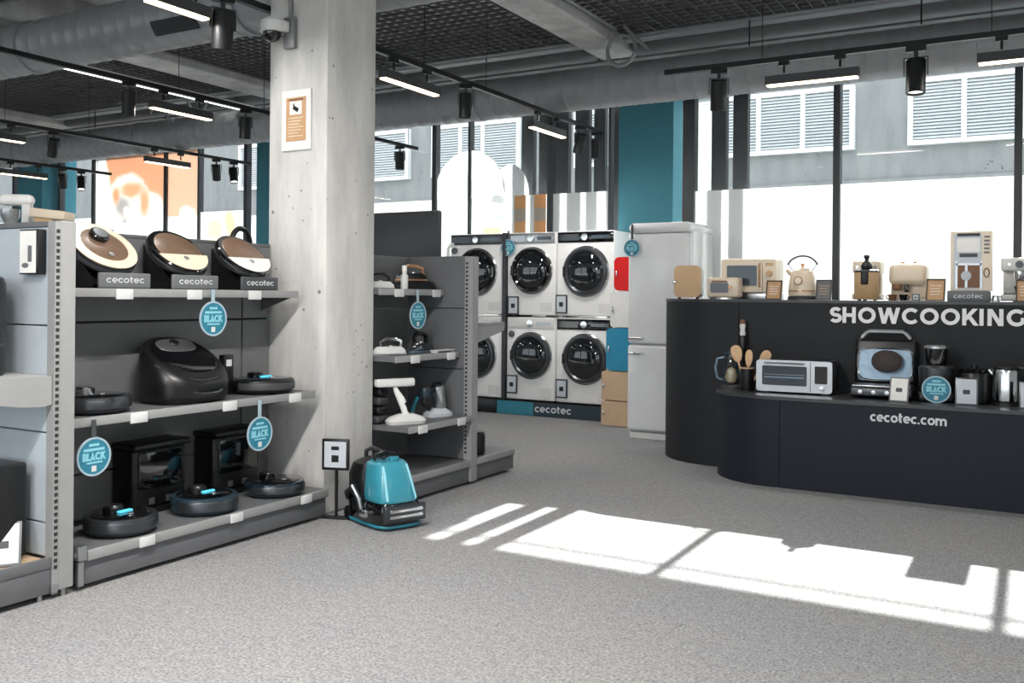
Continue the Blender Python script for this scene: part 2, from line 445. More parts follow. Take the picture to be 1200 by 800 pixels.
# ------------------------------------------------------------------ stroke lettering
def arc(cx, cy, rx, ry, a0, a1, n=18):
    return [(cx + rx*math.cos(R(a0+(a1-a0)*i/n)), cy + ry*math.sin(R(a0+(a1-a0)*i/n))) for i in range(n+1)]
def glyph(ch, w):
    h = w/2; r = 0.5-h
    if ch == 'S': return 0.68, [(arc(0.35, 0.5+(r/2+0.0), 0.25, r/2, 25, 270) + arc(0.35, 0.5-(r/2), 0.27, r/2, 90, -155)[1:], 0)]
    if ch == 'H': return 0.86, [([(h, 0), (h, 1)], 0), ([(0.8-h, 0), (0.8-h, 1)], 0), ([(h, .5), (0.8-h, .5)], 0)]
    if ch == 'O': return 1.08, [(arc(0.52, 0.5, 0.52-h, r, 0, 360, 30)[:-1], 1)]
    if ch == 'C': return 0.95, [(arc(0.52, 0.5, 0.52-h, r, 42, 318, 24), 0)]
    if ch == 'G': return 1.0, [(arc(0.52, 0.5, 0.52-h, r, 45, 325, 24), 0), ([(0.95-h, 0.5), (0.95-h, 0.17)], 0)]
    if ch == 'W': return 1.32, [([(h*1.05, 1), (.36, 0)], 2), ([(.36, 0), (.65, 1)], 2), ([(.65, 1), (.94, 0)], 2), ([(.94, 0), (1.3-h*1.05, 1)], 2)]
    if ch == 'K': return 0.84, [([(h, 0), (h, 1)], 0), ([(h, .30), (.70, 1.0)], 2), ([(.34, .58), (.76, 0)], 2)]
    if ch == 'I': return 0.34, [([(h, 0), (h, 1)], 0)]
    if ch == 'N': return 0.92, [([(h, 0), (h, 1)], 0), ([(.84-h, 0), (.84-h, 1)], 0), ([(h*1.15, 1), (.84-h*1.15, 0)], 2)]
    if ch == 'B': return 0.76, [([(.38, .5), (h, .5), (h, 1-h), (.36, 1-h)] + arc(.36, .75-h*.4, .22, .25-h*.6, 90, -90, 8), 0), (([(h, .5), (h, h), (.4, h)] + arc(.4, .27, .25, .27-h, -90, 90, 8)), 0)]
    if ch == 'L': return 0.6, [([(h, 1), (h, h), (.58, h)], 0)]
    if ch == 'A': return 0.86, [([(h*.7, 0), (.41, 1-h*.6), (.82-h*.7, 0)], 0), ([(.2, .28), (.62, .28)], 0)]
    x = 0.36-h*0.9
    if ch == 'c': return 0.68, [(arc(.36, .36, x, x, 50, 310, 16), 0)]
    if ch == 'o': return 0.78, [(arc(.37, .36, x, x, 0, 360, 20)[:-1], 1)]
    if ch == 'e': return 0.76, [([(.36-x, .36), (.36+x, .36)] + arc(.36, .36, x, x, 0, 310, 18)[1:], 0)]
    if ch == 't': return 0.5, [([(.18, .95), (.18, .2)] + arc(.32, .2, .14, .2-h, 180, 280, 6), 0), ([(0.02, .66), (.42, .66)], 0)]
    if ch == 'm': return 1.14, [([(h, 0), (h, .72)], 0), ([(h, .4)] + arc(.33, .42, .22, .3-h, 170, 0, 8) + [(.55, 0)], 0), ([(.55, .4)] + arc(.8, .42, .22, .3-h, 170, 0, 8) + [(1.02, 0)], 0)]
    if ch == '.': return 0.3, [([(.1, 0), (.1, .17)], 0)]
    return 0.4, []
def text_width(txt, w, gap=0.0): return sum(glyph(c, w)[0] + gap for c in txt)
def lettering(txt, height, w, depth, m, b=None, gap=0.0, squash=1.0):
    b = b or B(); x = 0
    for ch in txt:
        adv, strokes = glyph(ch, w)
        for k, (pts, cl) in enumerate(strokes):
            b.ribbon([((x+p[0])*height*squash, p[1]*height) for p in pts], w*height, depth+0.0003*k, cl == 1, m, cl == 2)
        x += adv + gap
    return b
# local frames: FRONT maps (right, up, out) of a sign to a face that looks along -Y
FRONT = Matrix(((1, 0, 0, 0), (0, 0, -1, 0), (0, 1, 0, 0), (0, 0, 0, 1)))

# ================================================================== STRUCTURE
YL, YR, XS = 9.4, 8.3, -2.92            # left facade plane, right facade plane, return between them
HEAD = 3.32
CEIL = 3.75
o = fin('floor', B().prism([(-18, -6), (6, -6), (6, YR), (XS, YR), (XS, YL), (-18, YL)], -0.1, 0.0), 'carpet', smooth=False); struct(o)
ceiling = struct(fin('ceiling', B().prism([(-18, -6), (6, -6), (6, YR), (XS, YR), (XS, YL), (-18, YL)], CEIL, CEIL+0.15), 'ceil_slab', smooth=False))
struct(fin('wall_left', B().box(-18.15, -18, -6, YL, 0, CEIL), 'wall_paint', smooth=False))
struct(fin('wall_right', B().box(6, 6.15, -6, YR, 0, CEIL), 'wall_paint', smooth=False))
b = B().box(-18, 6, -6.15, -6, 0, 0.15).box(-18, 6, -6.15, -6, 3.45, CEIL)
for x in (-18, -12.2, -6.2, -0.2, 5.6): b.box(x, x+0.4, -6.15, -6, 0.15, 3.45)
struct(fin('wall_back', b, 'wall_paint', smooth=False))
struct(fin('wall_front', B().box(-18, XS, YL, YL+0.12, HEAD, CEIL).box(XS, 6, YR, YR+0.12, HEAD, CEIL).box(XS-0.06, XS+0.06, YR, YL, HEAD, CEIL), 'ceil_dark', smooth=False))

def pane(parent, x0, x1, y, z0, z1, name='glass_pane', m='window_glass', t=0.012):
    return fin(name, B().box(x0, x1, y, y+t, z0, z1), m, parent, smooth=False)
def mull(parent, x, y, w=0.055, d=0.09, z0=0.0, z1=HEAD):
    return fin('mullion', B().box(x-w/2, x+w/2, y-d/2, y+d/2, z0, z1), 'dark_frame', parent, smooth=False)
w3 = struct(link('window_3', None)); w3.location = (0, 0, 0)
for x0, x1 in ((-17.6, -12.2), (-11.8, -6.2), (-5.8, -0.2), (0.2, 5.6)):
    pane(w3, x0, x1, -6.08, 0.15, 3.45)
    for k in (1, 2, 3): mull(w3, x0+(x1-x0)*k/4, -6.08, z0=0.15, z1=3.45)

# ---- left facade: columns, mullions, glass, frosted film
w1 = struct(link('window_1', None))
lm = [-17.9, -16.4, -14.9, -13.7, -12.87, -11.24, -10.55, -9.63, -8.75, -7.6, -6.5, -6.0, -4.93, -4.2]
for x in lm: mull(w1, x, YL, w=0.03 if x in (-6.0, -10.55, -4.2) else 0.06)
for x0, x1 in zip(lm, lm[1:]):
    if x0 in (-14.9, -9.63): continue
    pane(w1, x0+0.02, x1-0.02, YL, 0.02, HEAD)
    if x0 in (-12.87, -11.24): continue
    pane(w1, x0+0.02, x1-0.02, YL-0.012, 0.02, 2.37, 'frosted_film', 'poster_white', 0.004)
for x0, x1 in ((-12.85, -11.26), (-11.22, -10.57)):
    pane(w1, x0, x1, YL-0.012, 0.02, 2.33, 'frosted_film', 'poster_white', 0.004)
pane(w1, -12.84, -12.6, YL-0.012, 2.335, HEAD, 'poster_film', 'poster_white', 0.004)
pane(w1, -12.6, -11.26, YL-0.012, 2.335, HEAD, 'poster_film', 'poster_peach', 0.004)
pane(w1, -11.22, -10.57, YL-0.012, 2.335, HEAD, 'poster_film', 'poster_peach_light', 0.004)
fin('printed_plate', B().prism([(-6.02+0.5*math.cos(R(a)), 2.372+0.56*math.sin(R(a))) for a in range(0, 181, 6)], 0, 0.003, m=T(0, YL-0.012, 0) @ FRONT), 'poster_white', w1, smooth=False)
fin('printed_plate', B().prism([(-5.49+0.03+0.25*math.cos(R(a)), 2.372+0.36*math.sin(R(a))) for a in range(0, 121, 6)] + [(-5.52, 2.372)], 0, 0.003, m=T(0, YL-0.012, 0) @ FRONT), 'poster_white', w1, smooth=False)
LY = lambda k: T(0, YL-0.014-0.003*k, 0) @ FRONT
for x in (-5.32, -5.06):
    for k in range(3):
        fin('printed_jar', B().prism([(x-0.075, 1.92+k*0.15), (x+0.075, 1.92+k*0.15), (x+0.075, 2.07+k*0.15), (x-0.075, 2.07+k*0.15)], 0, 0.002, m=LY(2)), ('film_orange', 'film_brown', 'film_orange')[k], w1, smooth=False)
for x0, x1 in ((-5.433, -5.274), (-5.2, -5.056), (-4.985, -4.821), (-4.735, -4.564), (-4.501, -4.366), (-4.262, -4.201)):
    fin('facade_fin', B().box(x0, x1, 9.60, 9.68, -0.1, 3.6), 'fin', w1, smooth=False)
# ---- right facade
w2 = struct(link('window_2', None))
rm = [XS, -1.62, -0.27, 1.1, 2.47, 3.84, 5.97]
for i, x in enumerate(rm): mull(w2, x, YR, w=0.11 if i == 0 else 0.055, d=0.11)
for x0, x1 in zip(rm, rm[1:]):
    pane(w2, x0+0.02, x1-0.02, YR, 0.02, HEAD)
    pane(w2, x0+0.02, x1-0.02, YR-0.012, 0.02, 2.19, 'frosted_film', 'film_white', 0.004)
fin('glass_pane', B().box(XS-0.006, XS+0.006, YR+0.05, YL-0.02, 0.02, HEAD), 'window_glass', w2, smooth=False)
for x0, x1 in ((-2.76, -2.624), (-2.56, -2.427)):
    fin('facade_fin', B().box(x0, x1, 8.42, 8.50, -0.1, 3.6), 'fin', w2, smooth=False)
# unseen slab and rail added outside to shape the sun patch's near edge
struct(fin('trim_1', B().box(XS, 7, YR+0.12, 8.86, 3.26, 3.6), 'concrete_out', smooth=False))
struct(fin('trim_2', B().cyl((XS, 9.08, 3.30), (7, 9.08, 3.30), 0.014), 'dark_frame'))
# teal columns
for k, (x0, x1) in enumerate(((-14.40, -13.78), (-9.18, -8.58), (-3.99, -3.39))):
    c = fin('column', B().box(x0, x1, 9.12, 9.72, 0, CEIL), 'teal', smooth=False)
    struct(c); c.name = 'wall_column_%d' % (k+1)
pane(w1, -3.39, XS-0.03, YL-0.012, 0.02, HEAD, 'frosted_film', 'film_white', 0.004)  # film pane added here to diffuse sun through the facade gap

# ---- concrete pillar with its camera and notice
struct(fin('wall_pillar', B().box(-3.952, -3.515, 4.02, 4.451, 0, CEIL, 0.012, 2), 'concrete'))
# ---- ceiling: beams, wire mesh, conduits
for x0, x1 in ((-3.69, -3.33), (-7.75, -7.35), (-11.8, -11.4), (1.6, 2.0)):
    fin('beam', B().box(x0, x1, -6, YL if x1 < XS else YR, 3.42, CEIL, 0.02, 2), 'concrete_beam', ceiling, smooth=False)
fin('cross_beam', B().box(-18, 6, 8.02, 8.28, 3.40, CEIL), 'ceil_dark', ceiling, smooth=False)
for x0, x1 in ((-3.33, 1.6), (-7.35, -3.69), (-11.4, -7.75), (2.0, 6.0), (-18, -11.8)):
    fin('soffit', B().box(x0, x1, 7.66, 7.80, 3.47, CEIL, 0.03), 'duct', ceiling)
    fin('soffit', B().box(x0, x1, 7.81, 8.01, 3.40, CEIL, 0.06, 3), 'ceil_dark', ceiling)
def mesh_panel(x0, x1, y0, y1, s=0.1, z=3.5):
    bb = B(); nx, ny = int(round((x1-x0)/s)), int(round((y1-y0)/s)); q = 0.006
    for i in range(nx+1): x = x0+(x1-x0)*i/nx; bb.box(x-q, x+q, y0, y1, z, z+0.022)
    for j in range(ny+1): y = y0+(y1-y0)*j/ny; bb.box(x0, x1, y-q, y+q, z+0.001, z+0.021)
    oo = fin('wire_mesh', bb, 'mesh_metal', ceiling, smooth=False); oo['kind'] = 'stuff'
    fin('mesh_frame', B().box(x0-0.03, x1+0.03, y0-0.03, y0-0.008, z-0.01, z+0.03).box(x0-0.03, x1+0.03, y1+0.008, y1+0.03, z-0.01, z+0.03).box(x0-0.03, x0-0.008, y0-0.008, y1+0.008, z-0.01, z+0.03).box(x1+0.008, x1+0.03, y0-0.008, y1+0.008, z-0.01, z+0.03), 'duct', ceiling, smooth=False)
for a in ((-3.29, 1.55, 4.98, 7.6), (-7.31, -3.74, 4.98, 7.6), (-7.31, -3.99, 2.2, 4.42), (-11.36, -7.8, 4.98, 7.6), (-11.36, -7.8, 2.5, 4.42)):
    mesh_panel(*a)
def conduit(pts, r=0.014): return fin('conduit', B().tube(pts, r, 8), 'duct', ceiling)
conduit([(-3.27, 2, 3.5), (-3.27, 7.4, 3.5)]); conduit([(-3.20, 2, 3.54), (-3.20, 7.3, 3.54), (-3.15, 7.5, 3.45), (-3.05, 7.6, 3.35)])
conduit([(-3.2+0.13*math.cos(t*0.5), 7.35, 3.3+0.13*math.sin(t*0.5)) for t in range(13)], 0.018)
for k, x in enumerate((-8.9, -8.4)):
    conduit([(x+0.06*i, 7.2, 3.25+0.12*math.sin(i*0.8+k)) for i in range(8)], 0.012)
# round air ducts
def duct(name, label, x0, x1, y, z, r):
    d = thing(name, label, 'duct', (0, 0, 0))
    prof = []; x = x0
    bb = B(); n = int((x1-x0)/0.15)
    pr = []
    for i in range(n+1):
        xx = (x1-x0)*i/n
        pr += [(r, xx-0.01 if i else 0), (r+0.004, xx), (r, xx+0.01)] if 0 < i < n else [(r, xx)]
    bb.lathe(pr, 36, m=T(x0, y, z) @ RY(90))
    fin('duct_pipe', bb, 'duct', d)
    xx = x0 + 1.0
    while xx < x1 - 0.5:
        fin('joint_collar', B().lathe([(r+0.003, -0.04), (r+0.012, -0.035), (r+0.012, 0.035), (r+0.003, 0.04)], 36, m=T(xx, y, z) @ RY(90)), 'duct', d); xx += 2.4
    return d
duct('air_duct', 'long round grey air duct running along the tops of the shop windows', -17.8, 5.8, 7.66, 3.085, 0.185)
d = duct('air_duct', 'large round grey air duct crossing the ceiling in front of the concrete pillar', -17.8, 5.8, 4.69, 3.2, 0.2)
fin('air_grille', B().lathe([(0.198, -0.22), (0.209, -0.22), (0.209, 0.22), (0.198, 0.22)], 10, m=T(-5.35, 4.69, 3.2) @ RY(90), a0=-72, a1=-42), 'slot_dark', d)
# hanger rods of the ducts
for x in (-10.5, -9.2, -6.6, -2.2, -0.9): fin('hanger_rod', B().cyl((x, 7.66, 3.285), (x, 7.66, CEIL-0.002), 0.006, seg=8), 'black_metal', ceiling)

# ================================================================== OUTSIDE
struct(fin('floor_outside', B().prism([(-40, YL+0.02), (XS, YL+0.02), (XS, YR+0.02), (30, YR+0.02), (30, 40), (-40, 40)], -0.25, -0.1), 'street', smooth=False))
struct(fin('floor_yard', B().box(-40, 30, -30, -6.2, -0.25, -0.1), 'street', smooth=False))
bld = thing('apartment_building', 'grey concrete building with shuttered windows across the street', 'building', (0, 15, 0))
fin('wall', B().box(-32, 26, 0, 5, -0.1, 3.02), 'win_frame', bld, smooth=False)
fin('wall', B().box(-32, 26, 0.05, 5, 3.02, 4.75), 'concrete_out', bld, smooth=False)
fin('ledge', B().box(-32, 26, -0.05, 0.05, 2.94, 3.02), 'concrete_out', bld, smooth=False)
def bwin(x0, x1, z0, z1, divs):
    f = B(); t = 0.07
    f.box(x0, x1, -0.06, 0.05, z0, z0+t).box(x0, x1, -0.06, 0.05, z1-t, z1).box(x0, x0+t, -0.06, 0.05, z0+t, z1-t).box(x1-t, x1, -0.06, 0.05, z0+t, z1-t)
    for d in divs: f.box(d-0.035, d+0.035, -0.05, 0.05, z0+t, z1-t)
    fr = fin('window_frame', f, 'win_frame', bld, smooth=False)
    s = B(); z = z0+t+0.02
    while z < z1-t-0.03:
        s.box(x0+t, x1-t, -0.02, 0.03, z, z+0.03, m=None); z += 0.048
    q = fin('shutter', s, 'shutter', fr, smooth=False); q['kind'] = 'stuff'
    fin('shade_panel', B().box(x0+t, x1-t, 0.035, 0.048, z0+t, z1-t), 'film_grey', fr, smooth=False)
for x0, x1, dv in ((-1.93, -0.42, (-1.18,)), (-4.75, -2.68, (-4.14, -3.45)), (0.4, 1.9, (1.15,)), (-7.4, -5.5, (-6.4,)), (-10.45, -8.5, (-9.8, -9.3)), (-12.9, -11.0, (-12.0,)), (-15.6, -13.6, (-14.6,)), (-19, -17, (-18,)), (2.7, 4.2, (3.4,))):
    bwin(x0, x1, 3.49, 4.47, dv)

# ================================================================== TRACK LIGHTING
TK = 1.07
def far(x, y, z): return (x*TK, y*TK, 1.22+(z-1.22)*TK) if z == 2.75 else (x, y, z)
def track(label, p0, p1):
    p0, p1 = Vector(far(*p0)), Vector(far(*p1)); L = (p1-p0).length
    ax = 'y' if abs(p1.y-p0.y) > abs(p1.x-p0.x) else 'x'
    t = thing('light_track', label, 'track', p0)
    if ax == 'y': fin('rail', B().box(-0.02, 0.02, 0, L, 0, 0.035), 'black_metal', t, smooth=False)
    else: fin('rail', B().box(0, L, -0.02, 0.02, 0, 0.035), 'black_metal', t, smooth=False)
    n = max(2, int(L/1.4))
    for i in range(n):
        q = L*(i+0.5)/n
        if ax == 'y' and (4.4 < p0.y+q < 5.0 or 7.4 < p0.y+q < 7.95): q += 0.62
        c = (0, q) if ax == 'y' else (q, 0)
        fin('hanging_wire', B().cyl((c[0], c[1], 0.035), (c[0], c[1], CEIL-p0.z-0.002), 0.0028, seg=6), 'black_metal', t)
TZ = 2.75
track('black light track ending above the washing machines, right of the concrete pillar', (-3.73, 1.2, TZ), (-3.73, 8.12, TZ))
track('black light track running behind the concrete pillar over the robot vacuum shelves', (-5.86, 2.2, TZ), (-5.86, 8.12, TZ))
track('black light track in front of the peach window poster', (-8.32, 2.4, TZ), (-8.32, 8.16, TZ))
track('farthest black light track at the upper left, near the light blue column', (-10.71, 3.4, TZ), (-10.71, 8.05, TZ))
track('black light track parallel to the windows above the dark counter', (-2.35, 6.15, TZ), (3.0, 6.15, TZ))
track('light track outside the picture over the foreground carpet', (-1.2, -4.5, 2.95), (-1.2, 2.5, 2.95)) if False else None

def lamp_parts(t, L, axis):
    mm = RZ(90) if axis == 'y' else I4
    fin('housing', B().box(-L/2, L/2, -0.03, 0.03, -0.155, -0.095, m=mm), 'dark_frame', t, smooth=False)
    fin('diffuser', B().box(-L/2+0.01, L/2-0.01, -0.026, 0.026, -0.165, -0.155, m=mm), 'lamp_warm', t, smooth=False)
    for s in (-0.3, 0.3):
        fin('adapter', B().box(s*L-0.035, s*L+0.035, -0.018, 0.018, -0.03, 0.0, m=mm).cyl(mm @ Vector((s*L, 0, -0.08)), mm @ Vector((s*L, 0, -0.02)), 0.008, seg=8), 'black_metal', t, smooth=False)
def linear(label, x, y, L, axis='y', z=TZ, power=None):
    t = thing('linear_track_light', label, 'lamp', far(x, y, z), 0, 'linear lights on the ceiling tracks')
    lamp_parts(t, L, axis)
    ld = bpy.data.lights.new('linear_lamp', 'AREA'); ld.shape = 'RECTANGLE'; ld.size = L; ld.size_y = 0.05
    ld.energy = LAMP_W if power is None else power; ld.color = (1.0, 0.96, 0.92)
    lo = bpy.data.objects.new('linear_lamp', ld); col.objects.link(lo); lo.parent = t; lo.location = (0, 0, -0.172)
    if axis == 'y': lo.rotation_euler[2] = R(90)
    return t
def spot(label, x, y, tilt=12, head=20, z=TZ, sc=1.0, power=0):
    t = thing('track_spotlight', label, 'lamp', far(x, y, z), head, 'spotlights on the ceiling tracks')
    t.scale = (sc, sc, sc)
    fin('adapter', B().box(-0.05, 0.05, -0.02, 0.02, -0.03, 0.0), 'black_metal', t, smooth=False)
    fin('bracket', B().cyl((0, 0, -0.03), (0, 0, -0.06), 0.012, seg=10).box(-0.058, 0.058, -0.012, 0.012, -0.068, -0.06).box(-0.062, -0.056, -0.012, 0.012, -0.16, -0.06).box(0.056, 0.062, -0.012, 0.012, -0.16, -0.06), 'steel_dark', t, smooth=False)
    m = T(0, 0, -0.15) @ RX(tilt)
    h = fin('housing', B().lathe([(0, 0.08), (0.046, 0.08), (0.05, 0.075), (0.05, -0.105), (0.046, -0.108), (0.044, -0.09)], 24, m=m), 'black_metal', t)
    fin('lens', B().lathe([(0, -0.09), (0.044, -0.09), (0.044, -0.093), (0, -0.093)], 24, m=m), 'led_white', h)
    if power:
        ld = bpy.data.lights.new('spot_lamp', 'SPOT'); ld.energy = power; ld.spot_size = R(70); ld.spot_blend = 0.9; ld.shadow_soft_size = 0.05; ld.color = (1, 0.9, 0.78)
        lo = bpy.data.objects.new('spot_lamp', ld); col.objects.link(lo); lo.parent = t; lo.location = (0, 0, -0.3); lo.rotation_euler = (R(tilt), 0, 0)
    return t
linear('lit linear track light at the top left, before the concrete pillar', -3.73, 3.17, 0.40)
spot('large black spotlight hanging just left of the concrete pillar top', -3.73, 3.46, 8, 70, sc=1.15, power=18)
linear('lit linear track light just right of the concrete pillar', -3.73, 5.09, 0.66)
spot('black spotlight above the dark grey screen, right of the pillar', -3.73, 5.76, 5, 40, power=18)
linear('lit linear track light above the stacked washing machines', -3.73, 7.04, 0.64, power=26)
spot('tilted black spotlight left of the teal column, second from the track end', -3.73, 7.66, 22, 60)
spot('black spotlight next to the teal column at the very end of its track', -3.73, 8.0, 6, 30)
spot('black spotlight left of a lit linear light, over the robot vacuums', -5.86, 4.55, 6, 60, power=18)
linear('lit linear track light in the middle left, over the robot vacuums', -5.86, 5.03, 0.62)
spot('black spotlight touching the left edge of the concrete pillar', -5.86, 5.69, 8, 60, power=18)
spot('lone black spotlight seen against the window right of the pillar', -5.86, 7.82, 4, 20)
linear('linear track light cut by the left picture edge, beside a tilted spotlight', -8.32, 5.0, 0.7)
spot('tilted spotlight with pale bracket at the far left', -8.32, 5.62, 24, 70)
linear('linear track light in front of the peach window poster', -8.32, 6.96, 0.62)
spot('left spotlight of the close pair by the peach window poster', -8.32, 7.64, 24, 40)
spot('right spotlight of the close pair by the peach window poster', -8.32, 7.9, -18, 60)
linear('farthest linear track light, above the dark blue column face', -10.71, 6.86, 0.62)
spot('left of the two small spotlights in front of the light blue column', -10.71, 7.36, 26, 40)
spot('right of the two small spotlights in front of the light blue column', -10.71, 7.62, -20, 60)
spot('tilted black spotlight above the counter in front of the window fins', -1.97, 6.15, 16, 20, sc=1.15)
linear('lit linear track light above the microwave on the counter', -1.365, 6.15, 0.62, 'x')
spot('black spotlight in front of the opposite building above the counter', -0.75, 6.15, -6, 0, sc=1.2)
linear('lit linear track light cut by the right picture edge', -0.1, 6.15, 0.68, 'x')
# unseen tracks and lamps added out of view to brighten the foreground carpet
for tx in (-2.2, 2.0):
    track('unseen black light track added over the foreground carpet, %s' % ('nearer the shelves' if tx < 0 else 'nearer the right wall'), (tx, -4.6, 2.85), (tx, 3.4, 2.85))
    for k, ty in enumerate((-3.4, -1.4, 0.6, 2.4)):
        linear('unseen linear light added to brighten the foreground carpet, number %s from the camera side, %s row' % (('four', 'three', 'two', 'one')[k], 'left' if tx < 0 else 'right'), tx, ty, 0.9, z=2.85, power=72.0 if tx < 0 else 24.0)
# ceiling LED battens
for x, y0, y1, lab in ((-8.13, 5.4, 8.0, 'long white ceiling batten light beside the left concrete beam'), (-8.0, 8.3, 8.6, None), (-2.6, 3.6, 4.0, 'white batten light at the top beside the concrete beam')):
    if lab is None: continue
    t = thing('ceiling_batten_light', lab, 'lamp', (x, (y0+y1)/2, 3.33))
    fin('housing', B().box(-0.04, 0.04, (y0-y1)/2, (y1-y0)/2, 0.02, 0.07), 'white_plastic', t, smooth=False)
    fin('diffuser', B().box(-0.035, 0.035, (y0-y1)/2+0.01, (y1-y0)/2-0.01, 0.0, 0.02), 'led_white', t, smooth=False)
    for s in (-0.4, 0.4): fin('hanging_wire', B().cyl((0, s*(y1-y0), 0.07), (0, s*(y1-y0), CEIL-3.33-0.002), 0.005, seg=6), 'black_metal', t)

# ================================================================== GONDOLA SHELVING
def shelf(parent, x0, x1, y0, y1, z, holders=(), lipm='gondola_edge', t=0.03, lip=0.035):
    """deck with its front (price rail) on the +X side"""
    s = fin('shelf', B().box(x0, x1, y0, y1, z-t, z), 'gondola', parent, smooth=False)
    fin('price_rail', B().box(x1-0.004, x1+0.008, y0, y1, z-lip, z+0.004, 0.003), lipm, s)
    for yh in holders:
        fin('label_holder', B().box(x1+0.008, x1+0.016, yh-0.045, yh+0.045, z-0.045, z+0.002, 0.003), 'label_white', s)
    return s
g2 = thing('gondola_shelf', 'grey gondola shelf unit with robot vacuums, left of the concrete pillar', 'shelf', (0, 0, 0))
GX = -3.93
for z0, z1 in ((0.16, 0.37), (0.376, 0.66), (0.666, 1.075), (1.085, 1.49)):
    for y0, y1 in ((2.435, 3.80), (3.81, 4.012)):
        fin('back_panel', B().box(GX-0.02, GX, y0, y1, z0, z1, 0.003), 'gondola_back', g2, smooth=False)
fin('backing', B().box(GX-0.028, GX-0.021, 2.435, 4.012, 0.02, 1.49), 'slot_dark', g2, smooth=False)  # dark sheet added to stop light through the panel gaps
fin('top_rail', B().box(GX-0.03, GX+0.004, 2.435, 4.012, 1.49, 1.505), 'gondola', g2, smooth=False)
bs = fin('base', B().box(GX, -3.452, 2.47, 3.965, 0.02, 0.14, 0.004), 'gondola', g2)
fin('base_deck', B().box(GX, -3.45, 2.44, 3.97, 0.141, 0.158), 'gondola', bs, smooth=False)
fin('price_rail', B().box(-3.452, -3.436, 2.49, 3.97, 0.118, 0.160, 0.003), 'gondola_edge', bs)
for yh in (2.78, 3.30, 3.79): fin('label_holder', B().box(-3.436, -3.428, yh-0.04, yh+0.04, 0.115, 0.158, 0.003), 'label_white', bs)
fin('corner_bracket', B().box(-3.47, -3.43, 2.445, 2.485, 0.125, 0.185, 0.004).box(-3.455, -3.44, 2.45, 2.475, 0.02, 0.12), 'steel', bs)
s1 = shelf(g2, GX+0.002, -3.53, 2.44, 3.955, 0.69, (2.80, 3.33, 3.79))
s2 = shelf(g2, GX+0.002, -3.66, 2.44, 3.955, 1.235, (2.82, 3.22, 3.62))
for s, z, xf in ((s1, 0.69, -3.56), (s2, 1.235, -3.69)):
    for yb in (2.443, 3.945):
        fin('bracket', B().prism([(GX, z-0.03), (xf, z-0.03), (GX, z-0.11)], 0, 0.005, m=Matrix(((1, 0, 0, 0), (0, 0, 1, yb), (0, 1, 0, 0), (0, 0, 0, 1)))), 'gondola', s, smooth=False)

e1 = thing('gondola_end_bay', 'blue-grey end bay of the shelving at the left picture edge', 'shelf', (0, 0, 0))
fin('end_frame', B().box(-4.42, -3.445, 2.362, 2.432, 0.03, 1.505, 0.004), 'gondola_edge', e1, smooth=False)
up_ = fin('upright', B().box(-3.49, -3.443, 2.338, 2.362, 0.02, 1.503), 'gondola_edge', e1, smooth=False)
b = B()
for k in range(52): b.box(-3.4435, -3.4405, 2.343, 2.357, 0.12+k*0.0262, 0.134+k*0.0262)
sl = fin('slot_column', b, 'slot_dark', up_, smooth=False); sl['kind'] = 'stuff'
for z0, z1 in ((0.165, 0.295), (0.301, 0.655), (0.661, 1.083), (1.089, 1.48)):
    fin('back_panel', B().box(-4.40, -3.49, 2.34, 2.36, z0, z1, 0.003), 'gondola_blue', e1, smooth=False)
fin('top_rail', B().box(-4.42, -3.49, 2.335, 2.362, 1.482, 1.503), 'gondola', e1, smooth=False)
bs = fin('base', B().box(-4.42, -3.45, 1.70, 2.335, 0.025, 0.145, 0.004), 'gondola', e1)
fin('base_deck', B().box(-4.41, -3.46, 1.71, 2.335, 0.146, 0.156), 'beige_box', bs, smooth=False)
fin('price_rail', B().box(-3.468, -3.446, 1.70, 2.335, 0.125, 0.168, 0.003), 'gondola', bs)
for yy in (2.30, 2.40): fin('levelling_foot', B().cyl((-3.47, yy, 0), (-3.47, yy, 0.03), 0.012, seg=10), 'steel', bs)
fin('corner_bolt', B().box(-3.447, -3.438, 2.33, 2.36, 0.03, 0.06), 'steel', bs)
s = fin('shelf', B().box(-4.40, -3.46, 1.85, 2.335, 0.862, 0.888, 0.003), 'gondola_edge', e1)
fin('bracket', B().prism([(2.335, 0.775), (2.30, 0.768), (2.2, 0.775), (1.88, 0.83), (1.87, 0.888), (2.335, 0.888)], -3.458, -3.452, m=Matrix(((0, 0, 1, 0), (1, 0, 0, 0), (0, 1, 0, 0), (0, 0, 0, 1)))), 'gondola_edge', s, smooth=False)

g3 = thing('gondola_shelf', 'grey gondola shelf unit with irons and handheld cleaners, right of the concrete pillar', 'shelf', (0, 0, 0))
HX = -3.785
for z0, z1 in ((0.16, 0.42), (0.426, 0.83), (0.836, 1.13), (1.136, 1.475)):
    fin('back_panel', B().box(HX-0.02, HX, 4.47, 5.155, z0, z1, 0.003), 'gondola_back', g3, smooth=False)
for z0, z1 in ((0.16, 0.40), (0.406, 0.74), (0.746, 1.135), (1.141, 1.465)):
    fin('side_panel', B().box(HX, -3.33, 5.16, 5.18, z0, z1, 0.003), 'gondola', g3, smooth=False)
up_ = fin('upright', B().box(-3.33, -3.27, 5.155, 5.225, 0.02, 1.475), 'gondola_edge', g3, smooth=False)
b = B()
for k in range(46): b.box(-3.322, -3.306, 5.1535, 5.1555, 0.20+k*0.0272, 0.214+k*0.0272)
sl = fin('slot_column', b, 'slot_dark', up_, smooth=False); sl['kind'] = 'stuff'
fin('top_rail', B().box(HX-0.02, -3.33, 5.16, 5.22, 1.465, 1.478), 'gondola', g3, smooth=False)
bs = fin('base', B().box(HX, -3.285, 4.47, 5.155, 0.02, 0.14, 0.004), 'gondola', g3)
fin('base_deck', B().box(HX, -3.285, 4.47, 5.155, 0.141, 0.157), 'gondola', bs, smooth=False)
